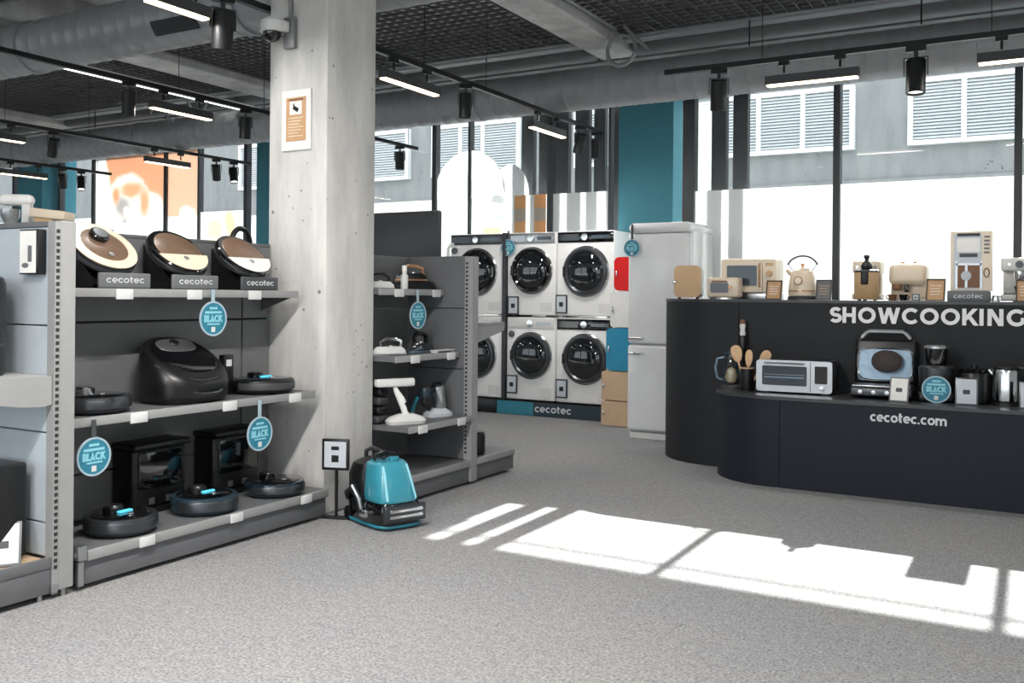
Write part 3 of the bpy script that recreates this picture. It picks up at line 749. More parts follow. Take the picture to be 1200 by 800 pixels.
fin('price_rail', B().box(-3.288, -3.272, 4.47, 5.155, 0.118, 0.160, 0.003), 'gondola_edge', bs)
shelf(g3, HX+0.002, -3.27, 4.47, 5.15, 0.446, (4.60, 5.02))
shelf(g3, HX+0.002, -3.373, 4.47, 5.15, 0.855, (4.66, 5.05))
shelf(g3, HX+0.002, -3.498, 4.47, 5.15, 1.255, (4.66, 5.06))
e2 = thing('gondola_end_bay', 'low end bay with a pale shelf behind the iron shelves, next to the washing machines', 'shelf', (0, 0, 0))
fin('back_panel', B().box(-4.30, -3.335, 5.185, 5.205, 0.16, 1.46), 'gondola_back', e2, smooth=False)
bs = fin('base', B().box(-4.30, -3.285, 5.23, 5.73, 0.02, 0.14, 0.004), 'gondola', e2)
fin('base_deck', B().box(-4.30, -3.285, 5.23, 5.73, 0.141, 0.157), 'gondola', bs, smooth=False)
fin('price_rail', B().box(-3.288, -3.272, 5.235, 5.73, 0.118, 0.160, 0.003), 'gondola_edge', bs)
s = fin('shelf', B().box(-4.30, -3.30, 5.23, 5.62, 1.02, 1.045, 0.003), 'gondola_edge', e2)
fin('bracket', B().prism([(5.23, 0.92), (5.27, 0.915), (5.60, 0.985), (5.61, 1.02), (5.23, 1.02)], -3.300, -3.294, m=Matrix(((0, 0, 1, 0), (1, 0, 0, 0), (0, 1, 0, 0), (0, 0, 0, 1)))), 'gondola_edge', s, smooth=False)
t = tag(fin('canister', B().lathe([(0, 0), (0.052, 0), (0.055, 0.01), (0.055, 0.13), (0.05, 0.14), (0.045, 0.15), (0, 0.15)], 24), 'black_plastic', loc=(-3.38, 5.40, 0.157)), 'small black cylinder standing on the low end base by the washing machines', 'canister')

# ================================================================== COUNTER
def rounded_outline(x0, x1, y0, y1, rf, rb, n=14):
    p = [(x1, y0)]
    p += [(x0+rf+rf*math.cos(R(a)), y0+rf+rf*math.sin(R(a))) for a in [270-90*i/n for i in range(n+1)]]
    p += [(x0+rb+rb*math.cos(R(a)), y1-rb+rb*math.sin(R(a))) for a in [180-90*i/n for i in range(n+1)]]
    return p + [(x1, y1)]
TOPZ = 1.212
ct = thing('display_counter', 'tall charcoal show counter with rounded end and white lettering', 'counter', (0, 0, 0))
TF = 6.68
def counter_segments(x0, xs, y0, y1, rf, rb, z0, z1, m, parent):
    """curved end panel and straight front panels with open joints, around one core"""
    out = rounded_outline(x0, xs[-1], y0, y1, rf, rb)
    core = rounded_outline(x0+0.012, xs[-1], y0+0.012, y1-0.012, rf-0.012, rb-0.012)
    fin('core', B().prism(core, z0, z1), 'black_plastic', parent)
    n = 15
    b_ = B(); arcp = out[1:1+n] + out[1+n:1+2*n]
    inn = core[1:1+n] + core[1+n:1+2*n]
    first = [(xs[0], y0)] + arcp; firsti = [(xs[0], y0+0.012)] + inn
    b_.prism(first + firsti[::-1], z0, z1)
    fin('curved_panel', b_, m, parent)
    for a, c in zip(xs, xs[1:]):
        fin('front_panel', B().box(a+0.004, c-0.0, y0, y0+0.012, z0, z1), m, parent, smooth=False)
counter_segments(-2.68, [-1.98, -0.86, 0.3, 1.4], TF, 7.38, 0.5, 0.2, 0.0, TOPZ-0.02, 'counter', ct)
fin('counter_top', B().prism(rounded_outline(-2.685, 1.4, TF-0.005, 7.385, 0.505, 0.205), TOPZ-0.02, TOPZ), 'counter_top', ct)
# SHOWCOOKING
txt = 'SHOWCOOKING'; hgt = 0.107; wst = 0.22
x = 0.0; x_start = -1.343; total = text_width(txt, wst, 0.09)
sq = (1.185 / (total * hgt))
for ch in txt:
    adv, strokes = glyph(ch, wst); b = B()
    for k, (pts, cl) in enumerate(strokes): b.ribbon([(p[0]*hgt*sq, p[1]*hgt) for p in pts], wst*hgt, 0.01+0.0007*k, cl == 1, FRONT, cl == 2)
    lo = fin('letter', b, 'letter_white', ct, smooth=False); lo.location = (x_start + x*hgt*sq, TF, 1.06)
    x += adv + 0.09
lc = thing('display_counter', 'low dark navy counter step in front of the tall counter', 'counter', (0, 0, 0))
LF, LTOP = 6.15, 0.588
counter_segments(-2.08, [-1.55, -0.1, 1.4], LF, TF-0.004, 0.46, 0.05, 0.0, LTOP-0.022, 'counter_low', lc)
fin('counter_top', B().prism(rounded_outline(-2.095, 1.4, LF-0.012, TF-0.004, 0.47, 0.05), LTOP-0.022, LTOP), 'counter_top', lc)
b = lettering('cecotec.com', 0.06, 0.19, 0.004, T(-0.993, LF, 0.472) @ FRONT, squash=0.432/(0.06*text_width('cecotec.com', 0.19, 0.02)), gap=0.02)
fin('lettering', b, 'letter_grey', lc, smooth=False)

# ================================================================== PRODUCT HELPERS
def loft(b, rings, m=None, cap=True):
    V = [[b.bm.verts.new(m @ Vector(p) if m is not None else Vector(p)) for p in r] for r in rings]
    n = len(V[0])
    for a, c in zip(V, V[1:]):
        for i in range(n): j = (i+1) % n; b.bm.faces.new((a[i], a[j], c[j], c[i]))
    if cap: b.bm.faces.new(V[0][::-1]); b.bm.faces.new(V[-1])
    return b
def sell(rx, ry, z, slope=0.0, e=2.0, n=32, cx=0, cy=0):
    """super-ellipse ring; slope lifts the ring towards +y"""
    out = []
    for i in range(n):
        t = 2*math.pi*i/n; c, s = math.cos(t), math.sin(t)
        x = rx*math.copysign(abs(c)**(2/e), c); y = ry*math.copysign(abs(s)**(2/e), s)
        out.append((cx+x, cy+y, z+slope*y))
    return out
def sign_text(parent, txt, w, h, m, material='letter_grey', wt=0.16, depth=0.002):
    b = lettering(txt, h, wt, depth, m, squash=w/(h*text_width(txt, wt, 0.02)), gap=0.02)
    return fin('lettering', b, material, parent, smooth=False)
def promo_tag(label, loc, rz=90, r=0.085, strap=0.10, dark=False):
    t = thing('hanging_promo_tag', label, 'tag', loc, rz, 'round blue promo tags')
    d = fin('disc', B().disc((0, 0), r, seg=36, z0=0, z1=0.004, m=FRONT), 'tag_blue', t, smooth=False)
    fin('rim', B().ribbon(arc(0, 0, r*0.97, r*0.97, 0, 360, 36)[:-1], r*0.10, 0.006, True, FRONT), 'tag_rim', d, smooth=False)
    b = B()
    b.prism([(-r*.3, r*.55), (r*.3, r*.55), (r*.3, r*.68), (-r*.3, r*.68)], 0.004, 0.0055, FRONT)
    b.prism([(-r*.62, r*.30), (r*.62, r*.30), (r*.62, r*.44), (-r*.62, r*.44)], 0.004, 0.0055, FRONT)
    b.prism([(-r*.45, -r*.36), (r*.5, -r*.36), (r*.5, -r*.27), (-r*.45, -r*.27)], 0.004, 0.0055, FRONT)
    fin('printed_lines', b, 'tag_light', d, smooth=False)
    lettering_m = T(-r*.68, 0, -r*.20) @ T(0, -0.004, 0) @ FRONT
    fin('lettering', lettering('BLACK', r*.42, .24, .0015, lettering_m, squash=(1.36*r)/(r*.42*text_width('BLACK', .24, .04)), gap=.04), 'tag_light', d, smooth=False)
    fin('printed_patch', B().prism([(-r*.14, -r*.78), (r*.14, -r*.78), (r*.14, -r*.48), (-r*.14, -r*.48)], 0.004, 0.0055, FRONT), 'label_white', d, smooth=False)
    if strap > 0: fin('strap', B().box(-0.011, 0.011, -0.003, 0.001, r*0.95, r+strap, 0.001), 'tag_rim' if not dark else 'sign_dark', t, smooth=False)
    return t
def price_card(label, loc, rz=0, w=0.1, h=0.15, tilt=12, frame='sign_grey', face='screen_grey', icon='black_plastic', kind='price_card'):
    t = thing(kind, label, 'card', loc, rz)
    m = RX(-tilt)
    fin('frame', B().box(-w/2, w/2, -0.006, 0.004, 0, h, 0.002, m=m), frame, t)
    s = fin('card', B().box(-w/2+0.009, w/2-0.009, -0.0075, -0.006, 0.009, h-0.009, m=m), face, t, smooth=False)
    fin('printed_picture', B().box(-w*0.16, w*0.16, -0.009, -0.0075, h*0.40, h*0.56, m=m), icon, s, smooth=False)
    d = h*math.sin(R(tilt))
    fin('stand', B().prism([(0.0, 0.0), (0.008, 0.0), (d+0.055, 0.0), (d*0.72, h*0.7), (d*0.68, h*0.7)], -0.012, 0.012, m=Matrix(((0, 0, 1, 0), (1, 0, 0, 0), (0, 1, 0, 0), (0, 0, 0, 1)))), 'black_plastic', t, smooth=False)
    return t
def picture_frame(label, loc, rz=0, w=0.12, h=0.15, tilt=10, frame='frame_dark', face='tan_card'):
    t = thing('menu_frame', label, 'frame', loc, rz)
    m = RX(-tilt); q = 0.008
    fin('frame', B().box(-w/2, w/2, -0.006, 0.006, 0, q, m=m).box(-w/2, w/2, -0.006, 0.006, h-q, h, m=m).box(-w/2, -w/2+q, -0.006, 0.006, q, h-q, m=m).box(w/2-q, w/2, -0.006, 0.006, q, h-q, m=m), frame, t, smooth=False)
    c = fin('card', B().box(-w/2+q, w/2-q, -0.001, 0.004, q, h-q, m=m), face, t, smooth=False)
    b = B()
    for k in range(4): b.box(-w*0.3, w*(0.3-0.08*(k % 2)), -0.0025, -0.001, h*(0.68-0.13*k), h*(0.71-0.13*k), m=m)
    fin('printed_lines', b, 'beige' if face != 'tan_card' else 'paper', c, smooth=False)
    fin('stand', B().cyl((0, h*math.sin(R(tilt))*0.7, h*0.7), (0, 0.07, 0.003), 0.004, seg=6), 'black_plastic', t)
    return t

# ================================================================== ROBOT VACUUMS
def robot(label, loc, rz=0, r=0.17, h=0.08, bodym='black_plastic', cover='black_gloss', ring=None, half=None, lidar='black_plastic', rot=None, lidar_off=0.05, led=None):
    t = thing('robot_vacuum', label, 'robot vacuum', loc, rz, 'robot vacuums on the shelves')
    if rot is not None: t.rotation_euler = rot
    fin('body', B().lathe([(0, 0.006), (r*0.90, 0.006), (r*0.97, 0.02), (r, 0.03), (r, h-0.012), (r*0.985, h-0.004), (r*0.95, h), (0, h)], 48), bodym, t)
    fin('bumper', B().lathe([(r*1.0, 0.022), (r*1.018, 0.026), (r*1.018, h-0.02), (r*1.0, h-0.014)], 30, a0=180, a1=360), 'steel_dark' if bodym != 'black_plastic' else 'dark_frame', t)
    c = fin('top_cover', B().lathe([(0, h), (r*0.80, h), (r*0.83, h+0.002), (r*0.80, h+0.005), (0, h+0.006)], 40), cover, t)
    if ring: fin('trim_ring', B().lathe([(r*0.70, h+0.0045), (r*0.70, h+0.008), (r*0.985, h+0.004), (r*0.985, h)], 48), ring, t)
    if half:
        pts = [(r*0.95*math.cos(R(a)), r*0.95*math.sin(R(a))) for a in range(-165, -14, 6)]
        fin('front_panel', B().prism(pts, h+0.004, h+0.008), half, t)
    if lidar:
        l = fin('sensor_turret', B().lathe([(0, h+0.005), (0.045, h+0.005), (0.045, h+0.024), (0.04, h+0.030), (0, h+0.030)], 24, m=T(0, lidar_off, 0)), lidar, t)
        fin('turret_cap', B().lathe([(0, h+0.030), (0.036, h+0.030), (0.034, h+0.033), (0, h+0.033)], 24, m=T(0, lidar_off, 0)), 'steel_dark', l)
    fin('power_button', B().lathe([(0, h+0.006), (0.014, h+0.006), (0.013, h+0.010), (0, h+0.010)], 16, m=T(0, -r*0.42, 0.002)), 'steel', t)
    if led: fin('status_light', B().box(-0.035, 0.035, -0.012, 0.012, h+0.005, h+0.016, 0.004, m=T(0.01, -r*0.1, 0)), led, t)
    for sx in (-1, 1): fin('wheel', B().cyl((sx*r*0.62-0.012, 0, 0.03), (sx*r*0.62+0.012, 0, 0.03), 0.03, seg=16), 'black_plastic', t)
    return t
def on_stand(label, slabel, y, **kw):
    """a robot tilted 45 degrees towards the aisle on a wedge stand of the top shelf"""
    n = Vector((math.sin(R(42)), 0, math.cos(R(42))))
    c = Vector((-3.768, y, 1.432)) - n*0.06
    t = robot(label, c, r=0.158, h=0.06, rot=None, **kw)
    t.rotation_mode = 'XYZ'
    t.rotation_euler = (Matrix.Rotation(R(42), 3, 'Y') @ Matrix.Rotation(R(90), 3, 'Z')).to_euler()
    s = thing('wedge_stand', slabel, 'stand', (-3.80, y, 1.235), 0)
    fin('wedge', B().prism([(-0.12, 0), (0.08, 0), (0.08, 0.048), (-0.12, 0.226)], -0.09, 0.09, m=Matrix(((1, 0, 0, 0), (0, 0, 1, 0), (0, 1, 0, 0), (0, 0, 0, 1)))), 'black_plastic', s, smooth=False)
    fin('front_stop', B().box(0.081, 0.10, -0.08, 0.08, 0, 0.022, 0.003), 'black_plastic', s)
    return t
on_stand('cream rimmed robot vacuum tilted on the top shelf, leftmost of three', 'black wedge stand under the cream rimmed robot vacuum', 2.80, cover='brown_top', ring='cream', lidar='black_gloss', lidar_off=0.06)
on_stand('robot vacuum with brown and cream top, middle of the top shelf', 'black wedge stand under the middle top shelf robot', 3.225, bodym='black_gloss', cover='brown_top', half='cream', lidar=None)
on_stand('robot vacuum with brown and white top beside the concrete pillar', 'black wedge stand under the robot beside the pillar', 3.66, bodym='black_gloss', cover='brown_top', half='white_plastic', lidar=None)
def shelf_sign(label, y0, y1, m, x=-3.65, z=1.2395, h=0.07):
    w = y1-y0
    t = thing('shelf_sign', label, 'sign', (x, (y0+y1)/2, z), 90, 'grey brand signs on the top shelf')
    fin('sign_block', B().box(-w/2, w/2, 0, 0.018, 0, h, 0.008, 3), m, t)
    sign_text(t, 'cecotec', w*0.74, h*0.42, T(-w*0.37, 0, h*0.36) @ FRONT, wt=0.15)
shelf_sign('grey lettered sign in front of the cream rimmed robot vacuum', 2.69, 2.965, 'sign_grey')
shelf_sign('mid grey lettered sign in the middle of the top shelf', 3.09, 3.375, 'sign_grey')
shelf_sign('dark lettered sign nearest the concrete pillar', 3.53, 3.795, 'sign_dark')
t = tag(fin('hose_loop', B().tube([(-4.18, 4.03-0.075*math.cos(R(a)), 1.505+0.10*math.sin(R(a))) for a in range(0, 181, 12)], 0.016, 10).tube([(-4.18, 3.955, 1.506), (-4.18, 3.955, 1.3), (-4.15, 3.96, 0.9)], 0.016, 10).tube([(-4.18, 4.105, 1.506), (-4.18, 4.105, 0.012)], 0.016, 10), 'black_plastic'), 'dark hose loop rising behind the top shelf next to the pillar', 'hose')
# middle shelf
robot('silver edged robot vacuum at the left end of the middle shelf', (-3.71, 2.70, 0.691), 90, r=0.165, h=0.075, bodym='steel_dark', cover='black_gloss', lidar='chrome')
a = thing('robot_cleaning_station', 'bulky black cleaning station with grey control top on the middle shelf', 'appliance', (-3.72, 3.22, 0.69), 90)
fin('body', loft(B(), [sell(0.19, 0.15, 0.004, 0, 2.8), sell(0.21, 0.165, 0.03, 0, 2.8), sell(0.215, 0.17, 0.10, 0.05, 2.7), sell(0.21, 0.165, 0.18, 0.45, 2.5), sell(0.195, 0.155, 0.215, 0.62, 2.4), sell(0.17, 0.13, 0.226, 0.64, 2.3)]), 'black_plastic', a)
top = fin('lid', loft(B(), [sell(0.165, 0.125, 0.2265, 0.64, 2.3), sell(0.155, 0.115, 0.234, 0.64, 2.3)]), 'black_gloss', a)
fin('control_panel', loft(B(), [[(x, y, 0.235+0.64*y) for x, y, _ in sell(0.115, 0.045, 0, 0, 2.6, 24, 0, 0.058)], [(x, y, 0.239+0.64*y) for x, y, _ in sell(0.11, 0.042, 0, 0, 2.6, 24, 0, 0.058)]]), 'steel', top)
fin('control_knob', loft(B(), [[(x, y, 0.239+0.64*y) for x, y, _ in sell(0.026, 0.02, 0, 0, 2, 16, 0.0, 0.07)], [(x, y, 0.246+0.64*y) for x, y, _ in sell(0.024, 0.018, 0, 0, 2, 16, 0.0, 0.07)]]), 'black_plastic', top)
fin('trim_band', B().tube([(0.197*math.cos(R(q)), 0.157*math.sin(R(q)), 0.206+0.60*0.157*math.sin(R(q))) for q in range(190, 351, 8)], 0.006, 8), 'steel_dark', a)
fin('front_handle', B().tube([(-0.09, -0.168, 0.06), (-0.05, -0.182, 0.05), (0.05, -0.182, 0.05), (0.09, -0.168, 0.06)], 0.007, 8), 'steel_dark', a)
t = thing('sensor_box', 'small upright black box with a white sticker on the middle shelf', 'box', (-3.78, 3.55, 0.69), 90)
fin('case', B().box(-0.035, 0.035, -0.02, 0.02, 0, 0.21, 0.006), 'black_plastic', t)
fin('sticker', B().box(-0.018, 0.018, -0.0215, -0.02, 0.15, 0.185), 'label_white', t, smooth=False)
robot('dark robot vacuum at the pillar end of the middle shelf', (-3.71, 3.74, 0.691), 90, r=0.17, h=0.075, bodym='black_plastic', cover='dark_blue_gloss', lidar='black_gloss', led='blue_led')
# lowest deck
def dock(label, loc, w=0.30, h=0.345, d=0.15, m='black_plastic', front='black_gloss'):
    t = thing('robot_dock', label, 'dock', loc, 90)
    fin('tower', B().box(-w/2, w/2, -d/2, d/2, 0.03, h-0.03, 0.018, 3), m, t)
    fin('cap', B().box(-w/2-0.01, w/2+0.01, -d/2-0.03, d/2, h-0.03, h, 0.012, 3), m, t)
    fin('front_panel', B().box(-w/2+0.03, w/2-0.03, -d/2-0.008, -d/2+0.004, 0.12, h-0.045, 0.012, 3), front, t)
    fin('ramp', B().prism([(-d/2-0.005, 0), (d/2, 0), (d/2, 0.03), (-d/2, 0.03), (-d/2-0.005, 0.006)], -w/2, w/2, m=Matrix(((0, 0, 1, 0), (1, 0, 0, 0), (0, 1, 0, 0), (0, 0, 0, 1)))), m, t, smooth=False)
    for sx in (-1, 1): fin('contact_strip', B().box(sx*0.05-0.015, sx*0.05+0.015, -d/2-0.004, -d/2+0.002, 0.045, 0.075), 'steel', t, smooth=False)
    return t
dock('silver fronted docking station at the left end of the lowest deck', (-3.85, 2.535, 0.158), w=0.17, h=0.36, front='steel')
dock('tall black docking station in the middle of the lowest deck', (-3.85, 3.13, 0.158), w=0.32, h=0.345)
dock('tall black docking station nearest the pillar on the lowest deck', (-3.85, 3.63, 0.158), w=0.33, h=0.345)
robot('black robot vacuum with blue light, left end of the lowest deck', (-3.603, 2.775, 0.159), 90, r=0.155, h=0.08, bodym='steel_dark', cover='black_gloss', lidar='black_plastic', led='blue_led')
robot('dark grey robot vacuum with blue light, middle of the lowest deck', (-3.603, 3.25, 0.159), 90, r=0.158, h=0.085, bodym='navy_plastic', cover='black_gloss', lidar='black_plastic', led='blue_led')
robot('black robot vacuum beside the concrete pillar on the lowest deck', (-3.603, 3.73, 0.159), 90, r=0.158, h=0.075, bodym='dark_blue_gloss', cover='black_gloss', lidar='black_gloss')
promo_tag('round blue tag hanging from the top shelf of robot vacuums', (-3.638, 3.326, 1.095), strap=0.06)
promo_tag('round blue tag hanging at the far left beside the end frame', (-3.508, 2.565, 0.53), r=0.08, strap=0.075, dark=True)
promo_tag('round blue tag hanging from the middle shelf near the pillar', (-3.508, 3.52, 0.51), strap=0.085)

# ================================================================== END BAY PRODUCTS (left edge)
t = thing('air_fryer', 'matt black cylindrical appliance on the end bay shelf at the left edge', 'appliance', (-3.74, 2.12, 0.888), 30)
fin('body', B().lathe([(0, 0), (0.165, 0), (0.172, 0.01), (0.172, 0.36), (0.165, 0.385), (0.15, 0.395), (0, 0.40)], 40), 'black_plastic', t)
fin('seam_ring', B().lathe([(0.172, 0.118), (0.1735, 0.12), (0.1735, 0.126), (0.172, 0.128)], 40), 'steel_dark', t)
fin('front_handle', B().box(-0.03, 0.03, -0.215, -0.165, 0.15, 0.19, 0.012, 3), 'black_plastic', t)
t = thing('boxy_appliance', 'boxy black appliance on the base of the left end bay', 'appliance', (-3.73, 2.12, 0.157), 0)
fin('body', B().box(-0.18, 0.18, -0.2, 0.18, 0.01, 0.385, 0.012, 3), 'black_plastic', t)
fin('front_panel', B().box(-0.14, 0.14, -0.208, -0.198, 0.06, 0.33, 0.01), 'black_gloss', t)
for sx in (-1, 1): fin('foot', B().box(sx*0.13-0.02, sx*0.13+0.02, -0.15, 0.13, 0, 0.012), 'black_plastic', t, smooth=False)
price_card('large pale price card leaning on the base of the left end bay', (-3.515, 2.175, 0.158), 55, w=0.13, h=0.175, tilt=28)
t = thing('product_card', 'framed product card fixed high on the blue-grey end panel', 'card', (-3.56, 2.33, 1.29), 0)
fin('frame', B().box(-0.062, 0.062, -0.028, 0.006, 0, 0.18, 0.003), 'black_plastic', t)
c = fin('card', B().box(-0.057, 0.047, -0.0295, -0.028, 0.006, 0.174), 'paper', t, smooth=False)
fin('printed_picture', B().box(-0.002, 0.022, -0.031, -0.0295, 0.05, 0.115).disc((-0.02, 0.036), 0.022, 0.010, 16, 0.0295, 0.0308, FRONT), 'sign_grey', c, smooth=False)
# tall display cabinet behind, with appliances on its top
t = thing('display_cabinet', 'grey display cabinet hidden behind the left end bay', 'cabinet', (-5.1, 3.27, 0))
fin('carcass', B().box(-0.42, 0.36, -0.26, 0.3, 0.05, 1.56, 0.01), 'gondola', t)
fin('top_board', B().box(-0.43, 0.37, -0.27, 0.31, 1.56, 1.585, 0.004), 'gondola_edge', t)
fin('plinth', B().box(-0.4, 0.34, -0.23, 0.28, 0, 0.05), 'slot_dark', t, smooth=False)
for sx in (-0.22, 0.16): fin('door', B().box(sx-0.18, sx+0.18, -0.275, -0.26, 0.08, 1.54, 0.004), 'gondola_back', t)
t = thing('sandwich_maker', 'cream appliance with a slanted dark vent top at the upper left', 'appliance', (-4.90, 3.30, 1.585), 30)
fin('base', B().box(-0.075, 0.035, -0.05, 0.05, 0, 0.06, 0.008), 'beige', t)
lid = fin('head', B().box(-0.10, 0.10, -0.07, 0.07, 0.045, 0.095, 0.008, m=RY(6)), 'cream', t)
for k in range(6): fin('vent_slot', B().box(-0.07+k*0.027, -0.053+k*0.027, -0.045, 0.05, 0.095, 0.097, m=RY(6)), 'slot_dark', lid, smooth=False)
t = thing('stand_mixer', 'white stand mixer head against the dark blue column at the upper left', 'mixer', (-5.10, 3.22, 1.585), 40)
fin('base', B().box(-0.06, 0.09, -0.05, 0.05, 0, 0.02, 0.01, 3), 'white_plastic', t)
fin('column', B().box(0.035, 0.085, -0.035, 0.035, 0.015, 0.13, 0.012, 3), 'white_plastic', t)
fin('head', B().box(-0.09, 0.095, -0.042, 0.042, 0.12, 0.185, 0.03, 4), 'white_enamel', t)
fin('bowl', B().lathe([(0, 0.02), (0.03, 0.022), (0.048, 0.06), (0.05, 0.1), (0.047, 0.1), (0.044, 0.06), (0, 0.03)], 24, m=T(-0.03, 0, 0)), 'steel', t)
t = thing('bottle_blender', 'slim black bottle blender at the far upper left', 'blender', (-5.27, 3.16, 1.585), 20)
fin('base', B().lathe([(0, 0), (0.04, 0), (0.04, 0.05), (0.03, 0.06), (0, 0.06)], 20), 'black_plastic', t)
fin('bottle', B().lathe([(0, 0.06), (0.03, 0.06), (0.034, 0.08), (0.03, 0.15), (0.018, 0.17), (0.018, 0.18), (0, 0.18)], 20), 'black_gloss', t)

# ================================================================== PILLAR FIXTURES
t = thing('security_camera', 'white dome security camera mounted high on the concrete pillar', 'camera', (-3.80, 4.02, 2.70))
fin('mounting_box', B().box(-0.02, 0.06, -0.03, -0.001, -0.09, 0.09, 0.006), 'duct_light', t)
fin('arm', B().box(-0.06, 0.03, -0.07, -0.03, 0.0, 0.06, 0.008), 'white_plastic', t)
fin('housing', B().lathe([(0, 0.075), (0.05, 0.075), (0.066, 0.06), (0.07, 0.02), (0.07, 0.0), (0, 0.0)], 28, m=T(-0.06, -0.075, 0)), 'white_enamel', t)
fin('dome', B().lathe([(0.052, 0.0), (0.05, -0.02), (0.038, -0.042), (0.018, -0.054), (0, -0.057)], 24, m=T(-0.06, -0.075, 0)), 'black_gloss', t)
fin('cable_pipe', B().cyl((0.02, -0.015, 0.09), (0.02, -0.015, 1.04), 0.011, seg=10), 'duct_light', t)
t = thing('notice_board', 'tan video surveillance notice in a white border on the pillar', 'sign', (-3.735, 4.018, 2.205))
fin('white_border', B().box(-0.108, 0.108, -0.008, 0.0, -0.17, 0.17), 'paper', t, smooth=False)
p = fin('notice_panel', B().box(-0.073, 0.073, -0.011, -0.008, -0.118, 0.128), 'tan_card', t, smooth=False)
fin('picture_patch', B().box(-0.045, 0.045, -0.0125, -0.011, 0.03, 0.105), 'paper', p, smooth=False)
fin('camera_icon', B().box(-0.02, 0.022, -0.014, -0.0125, 0.052, 0.074, m=T(0, 0, 0.063) @ RY(30) @ T(0, 0, -0.063)).box(-0.018, -0.010, -0.014, -0.0125, 0.075, 0.092), 'black_plastic', p, smooth=False)
fin('header_line', B().box(-0.055, 0.055, -0.0125, -0.011, 0.110, 0.120), 'wood_dark', p, smooth=False)
b = B()
for k in range(7): b.box(-0.055, 0.055-0.015*(k % 3), -0.0122, -0.011, 0.008-k*0.017, 0.014-k*0.017)
fin('printed_lines', b, 'cream', p, smooth=False)

# ================================================================== CARPET WASHER AT THE PILLAR FOOT
# local frame: length along y (front at -y), placed turned towards the lower right
t = thing('carpet_washer', 'black carpet washing machine with a clear blue water tank, at the pillar foot', 'cleaner', (-3.13, 4.06, 0), 68)
fin('chassis', loft(B(), [sell(0.135, 0.21, 0.025, 0, 4.0), sell(0.14, 0.215, 0.05, 0, 4.0), sell(0.14, 0.215, 0.115, 0, 4.0), sell(0.13, 0.205, 0.14, 0, 4.0)]), 'black_gloss', t)
fin('front_bumper', B().box(-0.125, 0.125, -0.232, -0.20, 0.045, 0.135, 0.012, 3), 'steel_dark', t)
for z in (0.068, 0.098): fin('bumper_grille', B().box(-0.10, 0.10, -0.240, -0.229, z, z+0.02, 0.006), 'chrome', t)
fin('base_trim', loft(B(), [sell(0.138, 0.212, 0.012, 0, 4.0), sell(0.142, 0.218, 0.02, 0, 4.0), sell(0.14, 0.215, 0.028, 0, 4.0)]), 'cyan_panel', t)
tank = fin('water_tank', loft(B(), [sell(0.118, 0.125, 0.135, 0, 3.4, 32, 0, -0.07), sell(0.122, 0.128, 0.16, 0, 3.4, 32, 0, -0.07), sell(0.108, 0.105, 0.27, 0, 3.2, 32, 0, -0.045), sell(0.100, 0.092, 0.325, 0, 3.0, 32, 0, -0.03), sell(0.085, 0.075, 0.338, 0, 3.0, 32, 0, -0.03)]), 'tank_blue', t)
for sx in (-0.085, 0.085): fin('tank_highlight_rib', B().tube([(sx, -0.185, 0.15), (sx*0.98, -0.178, 0.17), (sx*0.88, -0.138, 0.27), (sx*0.83, -0.11, 0.32)], 0.008, 8), 'tag_light', tank)  # pale ridges stand in for vertical highlights on the tank
fin('tank_cap', B().lathe([(0, 0.335), (0.03, 0.335), (0.03, 0.352), (0.026, 0.356), (0, 0.356)], 20, m=T(0.03, -0.05, 0)), 'tank_dark', tank)
fin('tank_handle', B().tube([(-0.06, -0.005, 0.33), (-0.06, -0.005, 0.365), (0.0, -0.005, 0.378), (0.06, -0.005, 0.365), (0.06, -0.005, 0.33)], 0.009, 8), 'black_plastic', tank)
fin('motor_body', loft(B(), [sell(0.115, 0.10, 0.135, 0, 3.2, 32, 0, 0.13), sell(0.115, 0.10, 0.25, 0, 3.2, 32, 0, 0.13), sell(0.10, 0.085, 0.31, 0, 3.0, 32, 0, 0.12), sell(0.06, 0.05, 0.335, 0, 2.6, 32, 0, 0.11)]), 'black_plastic', t)
fin('carry_handle', B().tube([(0, 0.2, 0.30), (0, 0.19, 0.36), (0, 0.12, 0.385), (0, 0.03, 0.375), (0, 0.0, 0.34)], 0.012, 10), 'steel_dark', t)
fin('hose', B().tube([(-0.12, 0.17, 0.12), (-0.155, 0.12, 0.16), (-0.16, 0.05, 0.20), (-0.15, 0.0, 0.14), (-0.15, -0.03, 0.08)], 0.017, 10), 'steel_dark', t)
fin('nozzle', B().box(-0.17, -0.13, -0.10, -0.03, 0.06, 0.10, 0.01, 2), 'chrome', t)
for sx in (-1, 1): fin('wheel', B().cyl((sx*0.12-0.015, 0.15, 0.04), (sx*0.12+0.015, 0.15, 0.04), 0.04, seg=20), 'black_plastic', t)
for sx in (-1, 1): fin('caster', B().cyl((sx*0.09-0.01, -0.15, 0.015), (sx*0.09+0.01, -0.15, 0.015), 0.015, seg=14), 'black_plastic', t)
t = thing('information_stand', 'black framed information card on a short post at the pillar foot', 'sign', (-3.40, 3.985, 0), 20)
fin('foot', B().box(-0.07, 0.07, -0.022, 0.03, 0, 0.012, 0.003), 'black_metal', t)
fin('post', B().cyl((0, 0.012, 0.012), (0, 0.012, 0.30), 0.009, seg=12), 'black_metal', t)
p = fin('frame', B().box(-0.077, 0.077, -0.012, 0.006, 0.265, 0.435, 0.004, m=T(0, 0, 0)), 'black_plastic', t)
fin('card', B().box(-0.062, 0.062, -0.0135, -0.012, 0.28, 0.42), 'screen_grey', p, smooth=False)
fin('printed_picture', B().box(-0.02, 0.02, -0.015, -0.0135, 0.31, 0.347).box(-0.022, 0.022, -0.015, -0.0135, 0.375, 0.395), 'black_plastic', p, smooth=False)

